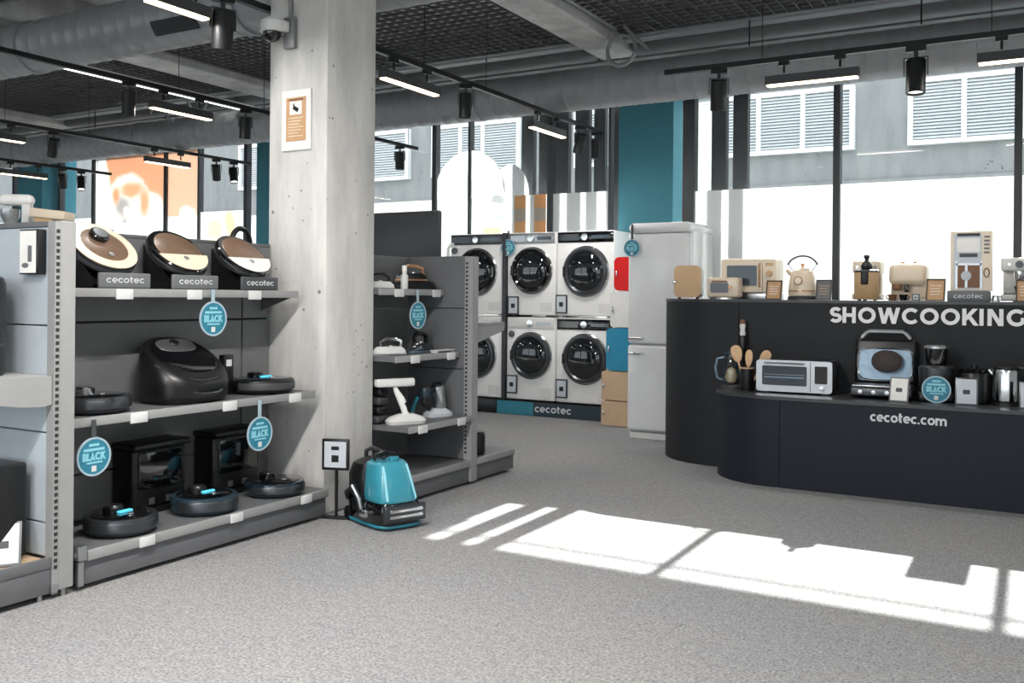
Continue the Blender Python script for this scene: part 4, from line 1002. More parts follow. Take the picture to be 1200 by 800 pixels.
# ================================================================== SHELVES RIGHT OF THE PILLAR
def iron(label, loc, rz, body, sole, handle, base='black_plastic', sc=1.0, station=False):
    t = thing('steam_iron', label, 'iron', loc, rz, 'irons on the shelves'); t.scale = (sc, sc, sc)
    z = 0.0
    if station:
        fin('station', loft(B(), [sell(0.20, 0.10, 0.0, 0, 3.5), sell(0.205, 0.105, 0.02, 0, 3.5), sell(0.19, 0.095, 0.06, 0, 3.2), sell(0.17, 0.085, 0.072, 0, 3.0)]), base, t); z = 0.074
    def plate(k, zz): return [(x*k, y*k, zz) for x, y in [(-0.14, 0.0)] + [(-0.14+0.26*q, 0.055*math.sin(math.pi*min(1, q*1.6)/2)) for q in (0.1, 0.25, 0.45, 0.65, 0.85, 1.0)] + [(-0.14+0.26*q, -0.055*math.sin(math.pi*min(1, q*1.6)/2)) for q in (1.0, 0.85, 0.65, 0.45, 0.25, 0.1)]]
    fin('soleplate', loft(B(), [plate(1.0, z), plate(1.0, z+0.012)]), sole, t, smooth=False)
    fin('body', loft(B(), [plate(0.96, z+0.012), plate(0.93, z+0.035), plate(0.72, z+0.06)]), body, t)
    fin('handle', B().tube([(-0.06, 0, z+0.055), (-0.075, 0, z+0.095), (-0.03, 0, z+0.118), (0.05, 0, z+0.118), (0.10, 0, z+0.10), (0.105, 0, z+0.05)], [0.013, 0.014, 0.015, 0.015, 0.014, 0.014], 10), handle, t)
    fin('dial', B().lathe([(0, 0), (0.02, 0), (0.018, 0.012), (0, 0.012)], 16, m=T(0.02, 0, z+0.058)), 'steel', t)
    return t
iron('steam iron station with copper handle on the top shelf right of the pillar', (-3.64, 4.99, 1.256), 60, 'black_plastic', 'copper', 'copper', station=True, sc=0.8)
t = thing('spray_bottle', 'slim white bottle on the top shelf right of the pillar', 'bottle', (-3.545, 4.79, 1.256))
fin('bottle', B().lathe([(0, 0), (0.022, 0), (0.023, 0.005), (0.023, 0.085), (0.014, 0.10), (0.013, 0.13), (0, 0.13)], 20), 'white_plastic', t)
fin('cap', B().lathe([(0.0131, 0.115), (0.016, 0.115), (0.016, 0.15), (0, 0.152)], 16), 'white_enamel', t)
iron('white steam iron beside the pillar edge on the top shelf', (-3.62, 4.62, 1.256), 70, 'white_plastic', 'steel', 'black_plastic', sc=0.8)
iron('white and steel iron at the pillar edge of the second shelf', (-3.52, 4.60, 0.856), 70, 'white_plastic', 'steel', 'chrome', sc=0.85)
iron('blue and black steam iron on the second shelf by the end panel', (-3.55, 4.96, 0.856), 100, 'dark_blue_gloss', 'foil', 'black_plastic', sc=1.0, station=False)
t = thing('display_riser', 'thin white acrylic riser under the blue steam iron', 'riser', (-3.415, 5.03, 0.856))
fin('plate', B().box(-0.03, 0.03, -0.10, 0.10, 0.012, 0.018), 'label_white', t, smooth=False)
for s in (-1, 1): fin('foot', B().box(-0.025, 0.025, s*0.09-0.006, s*0.09+0.006, 0, 0.012), 'label_white', t, smooth=False)
promo_tag('round blue tag hanging from the iron shelf right of the pillar', (-3.478, 4.84, 1.095), strap=0.075)
# window vacuum with T head
t = thing('window_vacuum', 'white window vacuum with wide head standing on the third shelf', 'cleaner', (-3.40, 4.62, 0.447), 62)
fin('foot', loft(B(), [sell(0.12, 0.055, 0, 0, 4), sell(0.125, 0.06, 0.02, 0, 4), sell(0.11, 0.05, 0.04, 0, 3), sell(0.05, 0.03, 0.06, 0, 3)]), 'white_plastic', t)
fin('handle', B().tube([(0.0, 0, 0.05), (-0.01, 0.0, 0.10), (-0.035, 0.0, 0.15), (-0.065, 0.0, 0.20), (-0.075, 0, 0.225)], [0.02, 0.026, 0.024, 0.016, 0.012], 14), 'white_enamel', t)
fin('grip', B().tube([(0.012, -0.014, 0.075), (-0.012, -0.02, 0.13)], 0.012, 8), 'black_plastic', t)
fin('wide_head', B().box(-0.20, 0.05, -0.03, 0.03, 0.225, 0.275, 0.014, 3), 'white_plastic', t)
fin('rubber_lip', B().box(-0.20, 0.05, -0.006, 0.006, 0.275, 0.283), 'black_plastic', t, smooth=False)
t = thing('stacked_tray', 'pile of dark cleaning attachments beside the white window vacuum', 'attachment', (-3.58, 4.53, 0.447), 90)
for k in range(4): fin('attachment', B().box(-0.05+0.006*k, 0.05+0.004*k, -0.08, 0.08, 0.002+k*0.055, 0.05+k*0.055, 0.016, 3), 'black_plastic' if k % 2 else 'dark_frame', t)
t = thing('handheld_vacuum', 'black handheld vacuum with silver canister on the third shelf', 'vacuum', (-3.44, 5.02, 0.447), 75)
fin('charging_base', loft(B(), [sell(0.10, 0.06, 0, 0, 3.5), sell(0.10, 0.06, 0.02, 0, 3.5), sell(0.05, 0.04, 0.05, 0, 3)]), 'screen_grey', t)
fin('canister', B().lathe([(0, 0), (0.03, 0.0), (0.034, 0.01), (0.04, 0.14), (0.036, 0.15), (0, 0.15)], 24, m=T(0.03, 0, 0.05) @ RY(-14)), 'steel', t)
fin('canister_cap', B().lathe([(0, 0.15), (0.04, 0.15), (0.038, 0.165), (0, 0.168)], 24, m=T(0.03, 0, 0.05) @ RY(-14)), 'black_plastic', t)
fin('handle', B().tube([(0.0, 0, 0.18), (-0.06, 0, 0.17), (-0.11, 0, 0.15), (-0.12, 0, 0.09), (-0.07, 0, 0.05)], [0.018, 0.02, 0.018, 0.016, 0.014], 12), 'black_plastic', t)
fin('motor', B().lathe([(0, 0), (0.036, 0), (0.036, 0.05), (0.03, 0.06), (0, 0.06)], 20, m=T(-0.11, 0, 0.13)), 'navy_plastic', t)
t = thing('accessory_brush', 'teal edged brush leaning behind the white window vacuum', 'brush', (-3.50, 4.82, 0.447), 80)
fin('head', B().box(-0.04, 0.04, -0.02, 0.02, 0, 0.03, 0.008, 3), 'navy_plastic', t)
fin('stem', B().tube([(0, 0, 0.03), (0.02, 0, 0.09), (0.05, 0, 0.13)], 0.011, 8), 'tank_dark', t)
# big dark screen behind
t = thing('television', 'dark grey television standing behind the iron shelves', 'television', (-4.36, 6.0, 0))
fin('screen', B().box(-0.52, 0.262, -0.02, 0.02, 1.40, 1.875, 0.018, 3), 'tv', t)
fin('pole', B().cyl((-0.13, 0.05, 0.02), (-0.13, 0.05, 1.6), 0.025, seg=16), 'black_metal', t)
fin('wall_plate', B().box(-0.2, -0.06, 0.02, 0.06, 1.5, 1.7), 'black_metal', t, smooth=False)
fin('floor_base', B().box(-0.4, 0.14, -0.15, 0.25, 0, 0.02, 0.008), 'black_metal', t)
t = tag(fin('cord_hook', B().tube([(-3.50, 5.21, 1.479), (-3.50, 5.21, 1.53), (-3.49, 5.22, 1.555), (-3.465, 5.225, 1.56)], 0.011, 10).tube([(-3.50, 5.21, 1.479), (-3.50, 5.19, 1.4785), (-3.48, 5.17, 1.4785)], 0.006, 8), 'white_plastic'), 'small white hook on top of the iron shelf end panel', 'hook')

# ================================================================== WASHING MACHINES
def washer(label, x0, x1, z0, style, y=8.5, knob_left=False):
    w = x1-x0; h = 0.86
    t = thing('washing_machine', label, 'washing machine', ((x0+x1)/2, y, z0), 0, 'stacked washing machines')
    fin('cabinet', B().box(-w/2, w/2, 0, 0.58, 0.012, h, 0.012, 3), 'white_enamel', t)
    for sx in (-1, 1): fin('foot', B().box(sx*(w/2-0.06)-0.02, sx*(w/2-0.06)+0.02, 0.05, 0.53, 0, 0.014), 'black_plastic', t, smooth=False)
    ph = 0.115
    pm = {'black': 'black_gloss', 'grey': 'steel_dark', 'white': 'white_plastic', 'mirror': 'steel'}[style]
    p = fin('control_panel', B().box(-w/2+0.01, w/2-0.01, -0.008, 0.004, h-ph, h-0.008, 0.004), pm, t)
    fin('programme_dial', B().lathe([(0, 0), (0.036, 0), (0.034, 0.02), (0, 0.022)], 24, m=T(0.0, -0.008, h-ph/2-0.004) @ RX(90)), 'chrome', p)
    fin('display', B().box(0.07, w/2-0.05, -0.010, -0.008, h-ph+0.035, h-0.045), 'oven_glass' if style != 'white' else 'screen_grey', p, smooth=False)
    fin('drawer', B().box(-w/2+0.02, -0.07, -0.011, -0.008, h-ph+0.02, h-0.03, 0.001), pm, p, smooth=False)
    if knob_left: fin('corner_badge', B().lathe([(0, 0), (0.034, 0), (0.034, 0.012), (0.02, 0.014), (0, 0.014)], 20, m=T(-w/2+0.06, 0, h-ph-0.06) @ RX(90)), 'steel_dark', t)
    r = min(0.245, w/2-0.05); cz = h-ph-0.035-r-0.01; cx = 0.01
    M_ = T(cx, 0, cz) @ RX(90)
    d = fin('door', B().lathe([(r*0.74, 0.0), (r, 0.0), (r, 0.02), (r*0.95, 0.045), (r*0.86, 0.05), (r*0.78, 0.035), (r*0.74, 0.02)], 48, m=M_), 'steel_dark' if style in ('white', 'black') else 'black_gloss', t)
    fin('door_glass', B().lathe([(r*0.79, 0.030), (r*0.72, 0.045), (r*0.5, 0.062), (r*0.25, 0.07), (0, 0.072)], 40, m=M_), 'drum_glass', d)
    fin('door_ring', B().lathe([(r*1.0, 0.001), (r*1.045, 0.001), (r*1.045, 0.012), (r*1.0, 0.021)], 48, m=M_), 'chrome', d)
    fin('door_handle', B().box(-0.018, 0.018, -0.052, -0.035, -0.05, 0.05, 0.006, m=T(cx-r*0.9, 0, cz)), 'black_plastic', d)
    fin('filter_flap', B().box(w/2-0.17, w/2-0.04, -0.002, 0.002, 0.05, 0.14, 0.001), 'white_plastic', t, smooth=False)
    return t
P0 = 0.145
washer('left front loader of the bottom row, half hidden by the end bay', -5.68, -5.02, P0, 'white')
washer('left front loader of the top row with grey panel, half hidden by the end bay', -5.68, -5.02, P0+0.872, 'grey', knob_left=True)
washer('middle white front loader of the bottom row above the teal plinth end', -4.965, -4.40, P0, 'white', knob_left=True)
washer('middle front loader of the top row with mirrored panel', -4.965, -4.40, P0+0.872, 'mirror')
washer('right front loader of the bottom row with black panel, by the blue box', -4.385, -3.755, P0, 'black')
washer('right front loader of the top row with black panel, by the red box', -4.385, -3.755, P0+0.872, 'black')
t = thing('washer_plinth', 'long dark plinth with teal end and lettering under the washing machines', 'plinth', (0, 0, 0))
fin('plinth_body', B().box(-5.05, -3.75, 8.46, 9.08, 0, P0-0.003, 0.005), 'black_plastic', t)
fin('teal_panel', B().box(-5.05, -4.62, 8.452, 8.46, 0.004, P0-0.006), 'cyan_panel', t, smooth=False)
fin('dark_panel', B().box(-4.62, -3.75, 8.452, 8.46, 0.004, P0-0.006), 'navy_plastic', t, smooth=False)
sign_text(t, 'cecotec', 0.42, 0.075, T(-4.60, 8.452, 0.045) @ FRONT, wt=0.17)
t = thing('washer_plinth', 'short black plinth under the left washing machines', 'plinth', (0, 0, 0))
fin('plinth_body', B().box(-5.72, -5.06, 8.46, 9.08, 0, P0-0.003, 0.005), 'black_plastic', t)
fin('side_board', B().box(-5.012, -4.972, 8.47, 9.06, P0, 1.88, 0.004), 'dark_frame', t)
def wcard(label, x, z):
    c = thing('washer_card', label, 'card', (x, 8.497, z))
    fin('frame', B().box(-0.065, 0.065, -0.014, 0.0, 0, 0.19, 0.004), 'steel_dark', c)
    fin('card', B().box(-0.05, 0.05, -0.016, -0.014, 0.015, 0.175), 'screen_grey', c, smooth=False)
    fin('printed_picture', B().box(-0.022, 0.022, -0.0175, -0.016, 0.07, 0.115), 'black_plastic', c, smooth=False)
wcard('small framed card on the middle washer of the top row', -4.885, 1.03)
wcard('small framed card on the right washer of the top row', -4.325, 1.05)
wcard('small framed card on the middle washer of the bottom row', -4.895, 0.215)
wcard('small framed card on the right washer of the bottom row', -4.315, 0.20)
promo_tag('round blue tag hanging on the middle washing machine of the top row', (-4.945, 8.48, 1.725), 0, r=0.085, strap=0.09, dark=True)
# stack of small retro coolers beside the fridge
def cooler(label, x0, x1, z0, z1, m, y=8.22, r=0.05):
    w = x1-x0; h = z1-z0
    t = thing('mini_cooler', label, 'cooler', ((x0+x1)/2, y, z0), 0, 'stack of small coolers by the fridge')
    fin('body', B().box(-w/2, w/2, 0.02, 0.36, 0.004, h, min(r, 0.04), 4), 'white_plastic' if m != 'beige_box' else m, t)
    d = fin('door', B().box(-w/2, w/2, -0.02, 0.018, 0.006, h-0.002, r, 5, axis='y'), m, t)
    fin('handle', B().box(-w/2+0.02, -w/2+0.035, -0.034, -0.02, h*0.42, h*0.6, 0.004), 'chrome', d)
    return t
cooler('lowest beige box shaped cooler standing on the floor by the fridge', -3.745, -3.40, 0.0, 0.24, 'beige_box', r=0.02)
cooler('second beige box shaped cooler, under the blue one', -3.745, -3.40, 0.241, 0.52, 'beige_box', r=0.02)
cooler('blue rounded cooler in the stack by the fridge', -3.70, -3.38, 0.521, 0.93, 'blue', r=0.045)
cooler('white rounded cooler between the blue and the red one', -3.66, -3.38, 0.931, 1.275, 'white_plastic', r=0.03)
cooler('red rounded cooler on top of the stack by the fridge', -3.625, -3.38, 1.276, 1.60, 'red', r=0.05)

# ================================================================== FRIDGE
t = thing('refrigerator', 'tall white retro refrigerator beside the teal column', 'refrigerator', (-2.955, 7.62, 0))
W = 0.57
fin('cabinet', B().box(-W/2+0.005, W/2-0.005, 0.07, 0.62, 0.05, 1.80, 0.02, 3), 'fridge_white', t)
fin('top_cap', B().box(-W/2, W/2, -0.01, 0.62, 1.775, 1.865, 0.045, 5), 'fridge_white', t)
du = fin('upper_door', B().box(-W/2, W/2, 0, 0.066, 0.82, 1.772, 0.03, 5), 'fridge_white', t)
dl = fin('lower_door', B().box(-W/2, W/2, 0, 0.066, 0.07, 0.81, 0.03, 5), 'fridge_white', t)
for par, z in ((du, 0.865), (dl, 0.735)):
    fin('handle', B().tube([(-0.26, -0.004, z), (-0.255, -0.035, z), (-0.14, -0.04, z), (-0.13, -0.004, z)], 0.010, 10), 'chrome', par)
fin('badge', B().box(0.09, 0.14, -0.004, 0.002, 0.85, 0.88, 0.002), 'chrome', du)
fin('plinth', B().box(-W/2+0.02, W/2-0.02, 0.03, 0.60, 0.0, 0.05), 'white_plastic', t, smooth=False)
promo_tag('round blue tag hanging on the white refrigerator', (-3.19, 7.595, 1.645), 0, r=0.075, strap=0.13, dark=True)

# ================================================================== ON THE TALL COUNTER (from left to right)
CZ = TOPZ
t = thing('mini_fridge', 'small tan rounded mini fridge at the left end of the counter', 'cooler', (-2.517, 7.120, CZ), 12)
fin('body', B().box(-0.105, 0.105, 0.02, 0.22, 0.012, 0.245, 0.035, 4), 'screen_grey', t)
d = fin('door', B().box(-0.105, 0.105, -0.03, 0.018, 0.012, 0.262, 0.045, 5, axis='y'), 'beige', t)
fin('latch', B().box(-0.112, -0.085, -0.044, -0.028, 0.12, 0.145, 0.004), 'chrome', d)
for sx in (-1, 1): fin('foot', B().cyl((sx*0.07, 0.05, 0), (sx*0.07, 0.05, 0.014), 0.012, seg=12), 'black_plastic', t)
t = thing('toaster_oven', 'small cream mini oven in front of the large microwave', 'oven', (-2.193, 6.980, CZ), 4)
fin('body', B().box(-0.118, 0.118, 0, 0.17, 0.012, 0.165, 0.018, 4), 'cream', t)
d = fin('window', B().box(-0.092, 0.045, -0.005, 0.004, 0.05, 0.125, 0.012, 3, axis='y'), 'steel_dark', t)
fin('control_dial', B().lathe([(0, 0), (0.014, 0), (0.012, 0.012), (0, 0.012)], 16, m=T(0.058, 0, 0.088) @ RX(90)), 'copper', t)
fin('handle', B().tube([(-0.08, -0.004, 0.135), (-0.078, -0.018, 0.135), (0.03, -0.018, 0.135), (0.032, -0.004, 0.135)], 0.005, 8), 'copper', d)
for sx in (-1, 1): fin('foot', B().box(sx*0.09-0.012, sx*0.09+0.012, 0.02, 0.15, 0, 0.014), 'black_plastic', t, smooth=False)
t = thing('appliance_riser', 'grey riser block carrying the large cream microwave', 'riser', (-2.034, 7.220, CZ))
fin('block', B().box(-0.16, 0.15, 0, 0.2, 0, 0.05, 0.003), 'steel', t)
fin('side_plate', B().box(0.15, 0.19, 0, 0.2, 0, 0.05, 0.002), 'white_plastic', t)
t = thing('microwave', 'large cream microwave oven with dark door glass', 'microwave', (-2.054, 7.180, CZ+0.05), 2)
fin('body', B().box(-0.21, 0.21, 0.012, 0.27, 0, 0.262, 0.014, 3), 'cream', t)
d = fin('door', B().box(-0.21, 0.105, -0.004, 0.012, 0.006, 0.256, 0.01, 3, axis='y'), 'cream', t)
fin('door_glass', B().box(-0.165, 0.065, -0.008, -0.004, 0.055, 0.21, 0.008, 3, axis='y'), 'oven_glass', d)
fin('handle', B().tube([(0.088, -0.004, 0.045), (0.088, -0.026, 0.05), (0.088, -0.026, 0.22), (0.088, -0.004, 0.225)], 0.006, 8), 'copper', d)
p = fin('control_panel', B().box(0.112, 0.21, -0.002, 0.012, 0.006, 0.256, 0.008, 3, axis='y'), 'cream', t)
for z in (0.07, 0.15): fin('control_dial', B().lathe([(0, 0), (0.024, 0), (0.021, 0.018), (0, 0.02)], 20, m=T(0.16, -0.002, z) @ RX(90)), 'beige', p)
fin('display', B().box(0.13, 0.19, -0.004, -0.002, 0.205, 0.23), 'beige', p, smooth=False)
picture_frame('tan menu frame leaning in front of the microwave', (-1.806, 6.960, CZ), -4, w=0.115, h=0.145, tilt=14)
t = thing('retro_kettle', 'cream retro kettle with a round gauge and dark arched handle', 'kettle', (-1.633, 7.120, CZ))
fin('power_base', B().lathe([(0, 0), (0.105, 0), (0.105, 0.022), (0.09, 0.03), (0, 0.03)], 36), 'dark_frame', t)
fin('body', B().lathe([(0, 0.03), (0.098, 0.03), (0.1, 0.045), (0.098, 0.10), (0.088, 0.17), (0.07, 0.215), (0.045, 0.232), (0, 0.238)], 40), 'cream', t)
fin('band', B().lathe([(0.1, 0.062), (0.1025, 0.063), (0.1015, 0.07), (0.099, 0.071)], 40), 'copper', t)
fin('gauge', B().lathe([(0, 0), (0.032, 0), (0.032, 0.01), (0.026, 0.013), (0, 0.013)], 24, m=T(-0.01, -0.091, 0.14) @ RX(84)), 'copper', t)
fin('gauge_face', B().lathe([(0, 0.013), (0.025, 0.013), (0, 0.0145)], 24, m=T(-0.01, -0.091, 0.14) @ RX(84)), 'cream', t)
fin('lid_knob', B().lathe([(0, 0.236), (0.008, 0.236), (0.008, 0.25), (0.014, 0.256), (0.012, 0.268), (0, 0.27)], 16), 'copper', t)
fin('spout', B().cyl((-0.08, 0, 0.19), (-0.115, 0, 0.225), 0.02, 0.014, seg=14), 'cream', t)
h_ = fin('handle', B().tube([(0.115*math.cos(R(a)), 0, 0.225+0.10*math.sin(R(a))) for a in range(20, 161, 10)], 0.007, 10), 'dark_frame', t)
fin('handle_stay', B().cyl((-0.10, 0, 0.262), (-0.07, 0, 0.215), 0.004, seg=8).cyl((0.10, 0, 0.262), (0.07, 0, 0.215), 0.004, seg=8), 'steel', h_)
picture_frame('grey menu frame between the kettle and the espresso machine', (-1.465, 7.040, CZ), 2, w=0.11, h=0.15, tilt=10, face='sign_grey')
def espresso(label, x, y, rz=0, m='cream', acc='copper', w=0.20, h=0.29):
    t = thing('espresso_machine', label, 'coffee machine', (x, y, CZ), rz)
    fin('base', B().box(-w/2, w/2, -0.02, 0.2, 0.006, 0.05, 0.01, 3), m, t)
    fin('drip_tray', B().box(-w/2+0.015, w/2-0.015, -0.015, 0.09, 0.05, 0.056, 0.002), 'steel_dark', t)
    fin('tower', B().box(-w/2+0.01, w/2-0.01, 0.09, 0.2, 0.05, h-0.07, 0.01, 3), m, t)
    hd = fin('head', B().box(-w/2, w/2, -0.01, 0.2, h-0.09, h, 0.014, 4), m, t)
    fin('gauge', B().lathe([(0, 0), (0.025, 0), (0.022, 0.008), (0, 0.008)], 20, m=T(0.0, -0.011, h-0.045) @ RX(90)), acc, hd)
    for sx in (-0.06, 0.06): fin('button', B().lathe([(0, 0), (0.011, 0), (0.01, 0.006), (0, 0.006)], 14, m=T(sx, -0.011, h-0.045) @ RX(90)), 'chrome', hd)
    fin('group_head', B().lathe([(0, 0), (0.034, 0), (0.038, 0.02), (0.038, 0.05), (0, 0.05)], 24, m=T(0, 0.035, h-0.14)), 'chrome', t)
    fin('portafilter', B().cyl((0, 0.03, h-0.145), (0, -0.09, h-0.155), 0.011, seg=12), 'black_plastic', t)
    fin('steam_pipe', B().tube([(w/2-0.02, 0.02, h-0.09), (w/2-0.005, 0.0, h-0.14), (w/2-0.01, -0.01, 0.11)], 0.005, 8), 'chrome', t)
    fin('cup', B().lathe([(0, 0), (0.024, 0), (0.034, 0.05), (0.031, 0.05), (0.022, 0.006), (0, 0.006)], 20, m=T(0, 0.035, 0.057)), 'black_gloss', t)
    return t
espresso('cream espresso machine with copper gauge on the counter', -1.190, 7.150, 0, h=0.285, w=0.19)
t = thing('citrus_juicer', 'tan cylinder juicer with a dark pressing head on top', 'juicer', (-1.155, 6.950, CZ))
fin('body', B().lathe([(0, 0.008), (0.078, 0.008), (0.082, 0.015), (0.082, 0.195), (0.078, 0.2), (0, 0.2)], 36), 'beige', t)
fin('rim', B().lathe([(0.078, 0.2), (0.084, 0.198), (0.084, 0.21), (0.07, 0.215), (0.02, 0.218), (0, 0.218)], 36), 'steel_dark', t)
fin('press_head', B().lathe([(0, 0.215), (0.034, 0.215), (0.04, 0.24), (0.03, 0.26), (0.014, 0.275), (0.013, 0.29), (0.02, 0.30), (0.018, 0.318), (0, 0.322)], 24), 'black_metal', t)
fin('spout', B().box(-0.025, 0.025, -0.095, -0.07, 0.11, 0.205, 0.01, 3), 'black_metal', t)
for a in (30, 150, 270): fin('foot', B().cyl((0.06*math.cos(R(a)), 0.06*math.sin(R(a)), 0), (0.06*math.cos(R(a)), 0.06*math.sin(R(a)), 0.012), 0.012, seg=10), 'black_plastic', t)
t = thing('capsule_coffee_maker', 'cream rounded coffee maker with two outlets, right of the juicer', 'coffee machine', (-0.915, 7.140, CZ))
fin('body', B().box(-0.125, 0.125, 0, 0.2, 0.11, 0.262, 0.04, 5), 'cream', t)
fin('back_column', B().box(-0.12, 0.12, 0.08, 0.2, 0.012, 0.13, 0.02, 3), 'cream', t)
fin('drip_base', B().box(-0.125, 0.125, -0.03, 0.2, 0, 0.016, 0.006), 'white_plastic', t)
for sx in (-0.04, 0.04): fin('top_button', B().cyl((sx, 0.08, 0.262), (sx, 0.08, 0.278), 0.012, seg=14), 'copper', t)
fin('outlet', B().box(-0.10, -0.045, -0.005, 0.06, 0.075, 0.115, 0.01), 'wood_dark', t)
fin('outlet', B().box(-0.02, 0.012, -0.005, 0.06, 0.06, 0.115, 0.008), 'black_gloss', t)
for k, (x, m, lab) in enumerate(((-0.985, 'wood_dark', 'small brown cup under the cream coffee maker'), (-0.915, 'black_gloss', 'small black cup under the cream coffee maker'))):
    c = thing('coffee_cup', lab, 'cup', (x*1.017, 7.075, CZ), -20 if k else 200)
    fin('cup_body', B().lathe([(0, 0.0), (0.02, 0.0), (0.03, 0.045), (0.027, 0.045), (0.018, 0.005), (0, 0.005)], 20), m, c)
    fin('handle', B().tube([(0.028*math.cos(0)+0.0, 0, 0.036), (0.042, 0, 0.032), (0.042, 0, 0.018), (0.025, 0, 0.014)], 0.004, 8), m, c)
price_card('small grey card in front of the cream coffee maker', (-0.849, 7.060, CZ), 0, w=0.05, h=0.05, tilt=8)
picture_frame('tan menu frame with dark border right of the cream coffee maker', (-0.717, 6.970, CZ), -6, w=0.12, h=0.155, tilt=12)
# product box on a lettered plinth
t = thing('shelf_sign', 'grey lettered sign block under the coffee machine box on the counter', 'sign', (-0.509, 6.980, CZ))
fin('sign_block', B().box(-0.135, 0.12, 0, 0.03, 0, 0.072, 0.006), 'sign_grey', t)
fin('rear_block', B().box(-0.135, 0.12, 0.032, 0.20, 0, 0.071, 0.006), 'sign_dark', t)
sign_text(t, 'cecotec', 0.18, 0.032, T(-0.095, 0, 0.022) @ FRONT, wt=0.16)
t = thing('coffee_machine_box', 'tall printed cardboard box showing a steel coffee machine', 'box', (-0.504, 7.020, CZ+0.073))
fin('carton', B().box(-0.125, 0.125, 0, 0.14, 0, 0.40, 0.002), 'cream', t, smooth=False)
pr = fin('printed_picture', B().box(-0.105, 0.065, -0.0012, 0, 0.01, 0.38), 'screen_grey', t, smooth=False)
fin('printed_top', B().box(-0.085, 0.055, -0.0024, -0.0012, 0.365, 0.385), 'black_plastic', pr, smooth=False)
fin('printed_grille', B().box(-0.07, 0.04, -0.0024, -0.0012, 0.225, 0.25), 'sign_dark', pr, smooth=False)
fin('printed_body', B().box(-0.085, 0.055, -0.0024, -0.0012, 0.26, 0.35), 'paper', pr, smooth=False)
fin('printed_opening', B().box(-0.085, 0.06, -0.0024, -0.0012, 0.02, 0.17), 'wood_dark', pr, smooth=False)
fin('printed_bar', B().box(-0.095, -0.08, -0.0036, -0.0024, 0.01, 0.2).box(0.055, 0.07, -0.0036, -0.0024, 0.01, 0.2).box(-0.035, -0.02, -0.0036, -0.0024, 0.02, 0.17).box(-0.09, 0.065, -0.0036, -0.0024, 0.17, 0.185), 'steel', pr, smooth=False)
fin('printed_dial', B().disc((-0.028, 0.10), 0.032, seg=20, z0=0.0036, z1=0.0045, m=FRONT), 'screen_grey', pr, smooth=False)
b = B()
for k in range(5): b.box(0.078, 0.112, -0.0024, -0.0012, 0.25+k*0.026, 0.262+k*0.026)
fin('printed_bars', b, 'sign_grey', pr, smooth=False)
fin('printed_cup', B().ribbon(arc(0.095, 0.12, 0.016, 0.03, 0, 360, 14)[:-1], 0.008, 0.0012, True, T(0, -0.0012, 0) @ FRONT), 'wood_dark', pr, smooth=False)
espresso('white and chrome espresso machine at the right picture edge', -0.219, 7.120, 0, m='white_plastic', acc='black_gloss', w=0.22, h=0.295)
picture_frame('tan menu frame cut by the right picture edge', (-0.173, 6.920, CZ), 0, w=0.12, h=0.145, tilt=8)
t = thing('milk_jug', 'small chrome jug beside the white espresso machine', 'jug', (-0.351, 6.980, CZ))
fin('jug_body', B().lathe([(0, 0), (0.026, 0), (0.028, 0.01), (0.022, 0.03), (0.024, 0.04), (0.022, 0.04), (0.02, 0.03), (0, 0.006)], 20), 'chrome', t)
fin('handle', B().tube([(0.022, 0, 0.034), (0.038, 0, 0.03), (0.038, 0, 0.014), (0.026, 0, 0.01)], 0.003, 8), 'chrome', t)

# ================================================================== ON THE LOW COUNTER
LZ = LTOP
t = thing('glass_jug', 'clear glass jug blender with a handle at the left of the low counter', 'jug', (-1.985, 6.54, LZ))
fin('base_ring', B().lathe([(0, 0), (0.07, 0), (0.07, 0.02), (0.062, 0.026), (0, 0.026)], 32), 'dark_frame', t)
fin('jug_glass', B().lathe([(0.0, 0.026), (0.06, 0.026), (0.066, 0.05), (0.07, 0.16), (0.05, 0.20), (0.048, 0.235), (0.044, 0.235), (0.046, 0.2), (0.066, 0.158), (0.062, 0.052), (0, 0.03)], 36), 'clear_glass', t)
fin('fruit', B().lathe([(0, 0.03), (0.03, 0.04), (0.042, 0.08), (0.03, 0.13), (0, 0.15)], 14), 'wood', t)
fin('handle', B().tube([(-0.05, -0.01, 0.215), (-0.095, -0.02, 0.205), (-0.108, -0.025, 0.14), (-0.095, -0.02, 0.07), (-0.064, -0.01, 0.055)], 0.009, 10), 'foil', t)
fin('lid', B().lathe([(0, 0.235), (0.05, 0.235), (0.05, 0.25), (0.02, 0.258), (0, 0.258)], 28), 'navy_plastic', t)
t = thing('hand_blender', 'black hand blender with a wood and white grip, behind the glass jug', 'blender', (-1.925, 6.60, LZ))
fin('blade_bell', B().lathe([(0, 0.0), (0.032, 0.0), (0.034, 0.015), (0.02, 0.035), (0.012, 0.05), (0, 0.05)], 24), 'black_plastic', t)
fin('shaft', B().cyl((0, 0, 0.045), (0, 0, 0.24), 0.012, seg=16), 'black_plastic', t)
fin('motor_body', B().lathe([(0, 0.23), (0.018, 0.23), (0.026, 0.26), (0.026, 0.36), (0.02, 0.37), (0, 0.37)], 24), 'black_plastic', t)
fin('grip', B().lathe([(0.0, 0.368), (0.019, 0.368), (0.02, 0.39), (0.016, 0.41), (0.021, 0.435), (0.018, 0.455), (0, 0.46)], 20), 'label_white', t)
fin('grip_cap', B().lathe([(0.0, 0.458), (0.019, 0.452), (0.015, 0.48), (0, 0.485)], 20), 'wood_dark', t)
t = thing('utensil_holder', 'black utensil pot beside the glass jug on the low counter', 'pot', (-1.845, 6.44, LZ))
fin('pot', B().lathe([(0, 0), (0.046, 0), (0.048, 0.005), (0.048, 0.15), (0.044, 0.15), (0.043, 0.01), (0, 0.01)], 28), 'black_plastic', t)
fin('rim', B().lathe([(0.0435, 0.15), (0.0495, 0.15), (0.0495, 0.158), (0.0435, 0.158)], 28), 'beige', t)
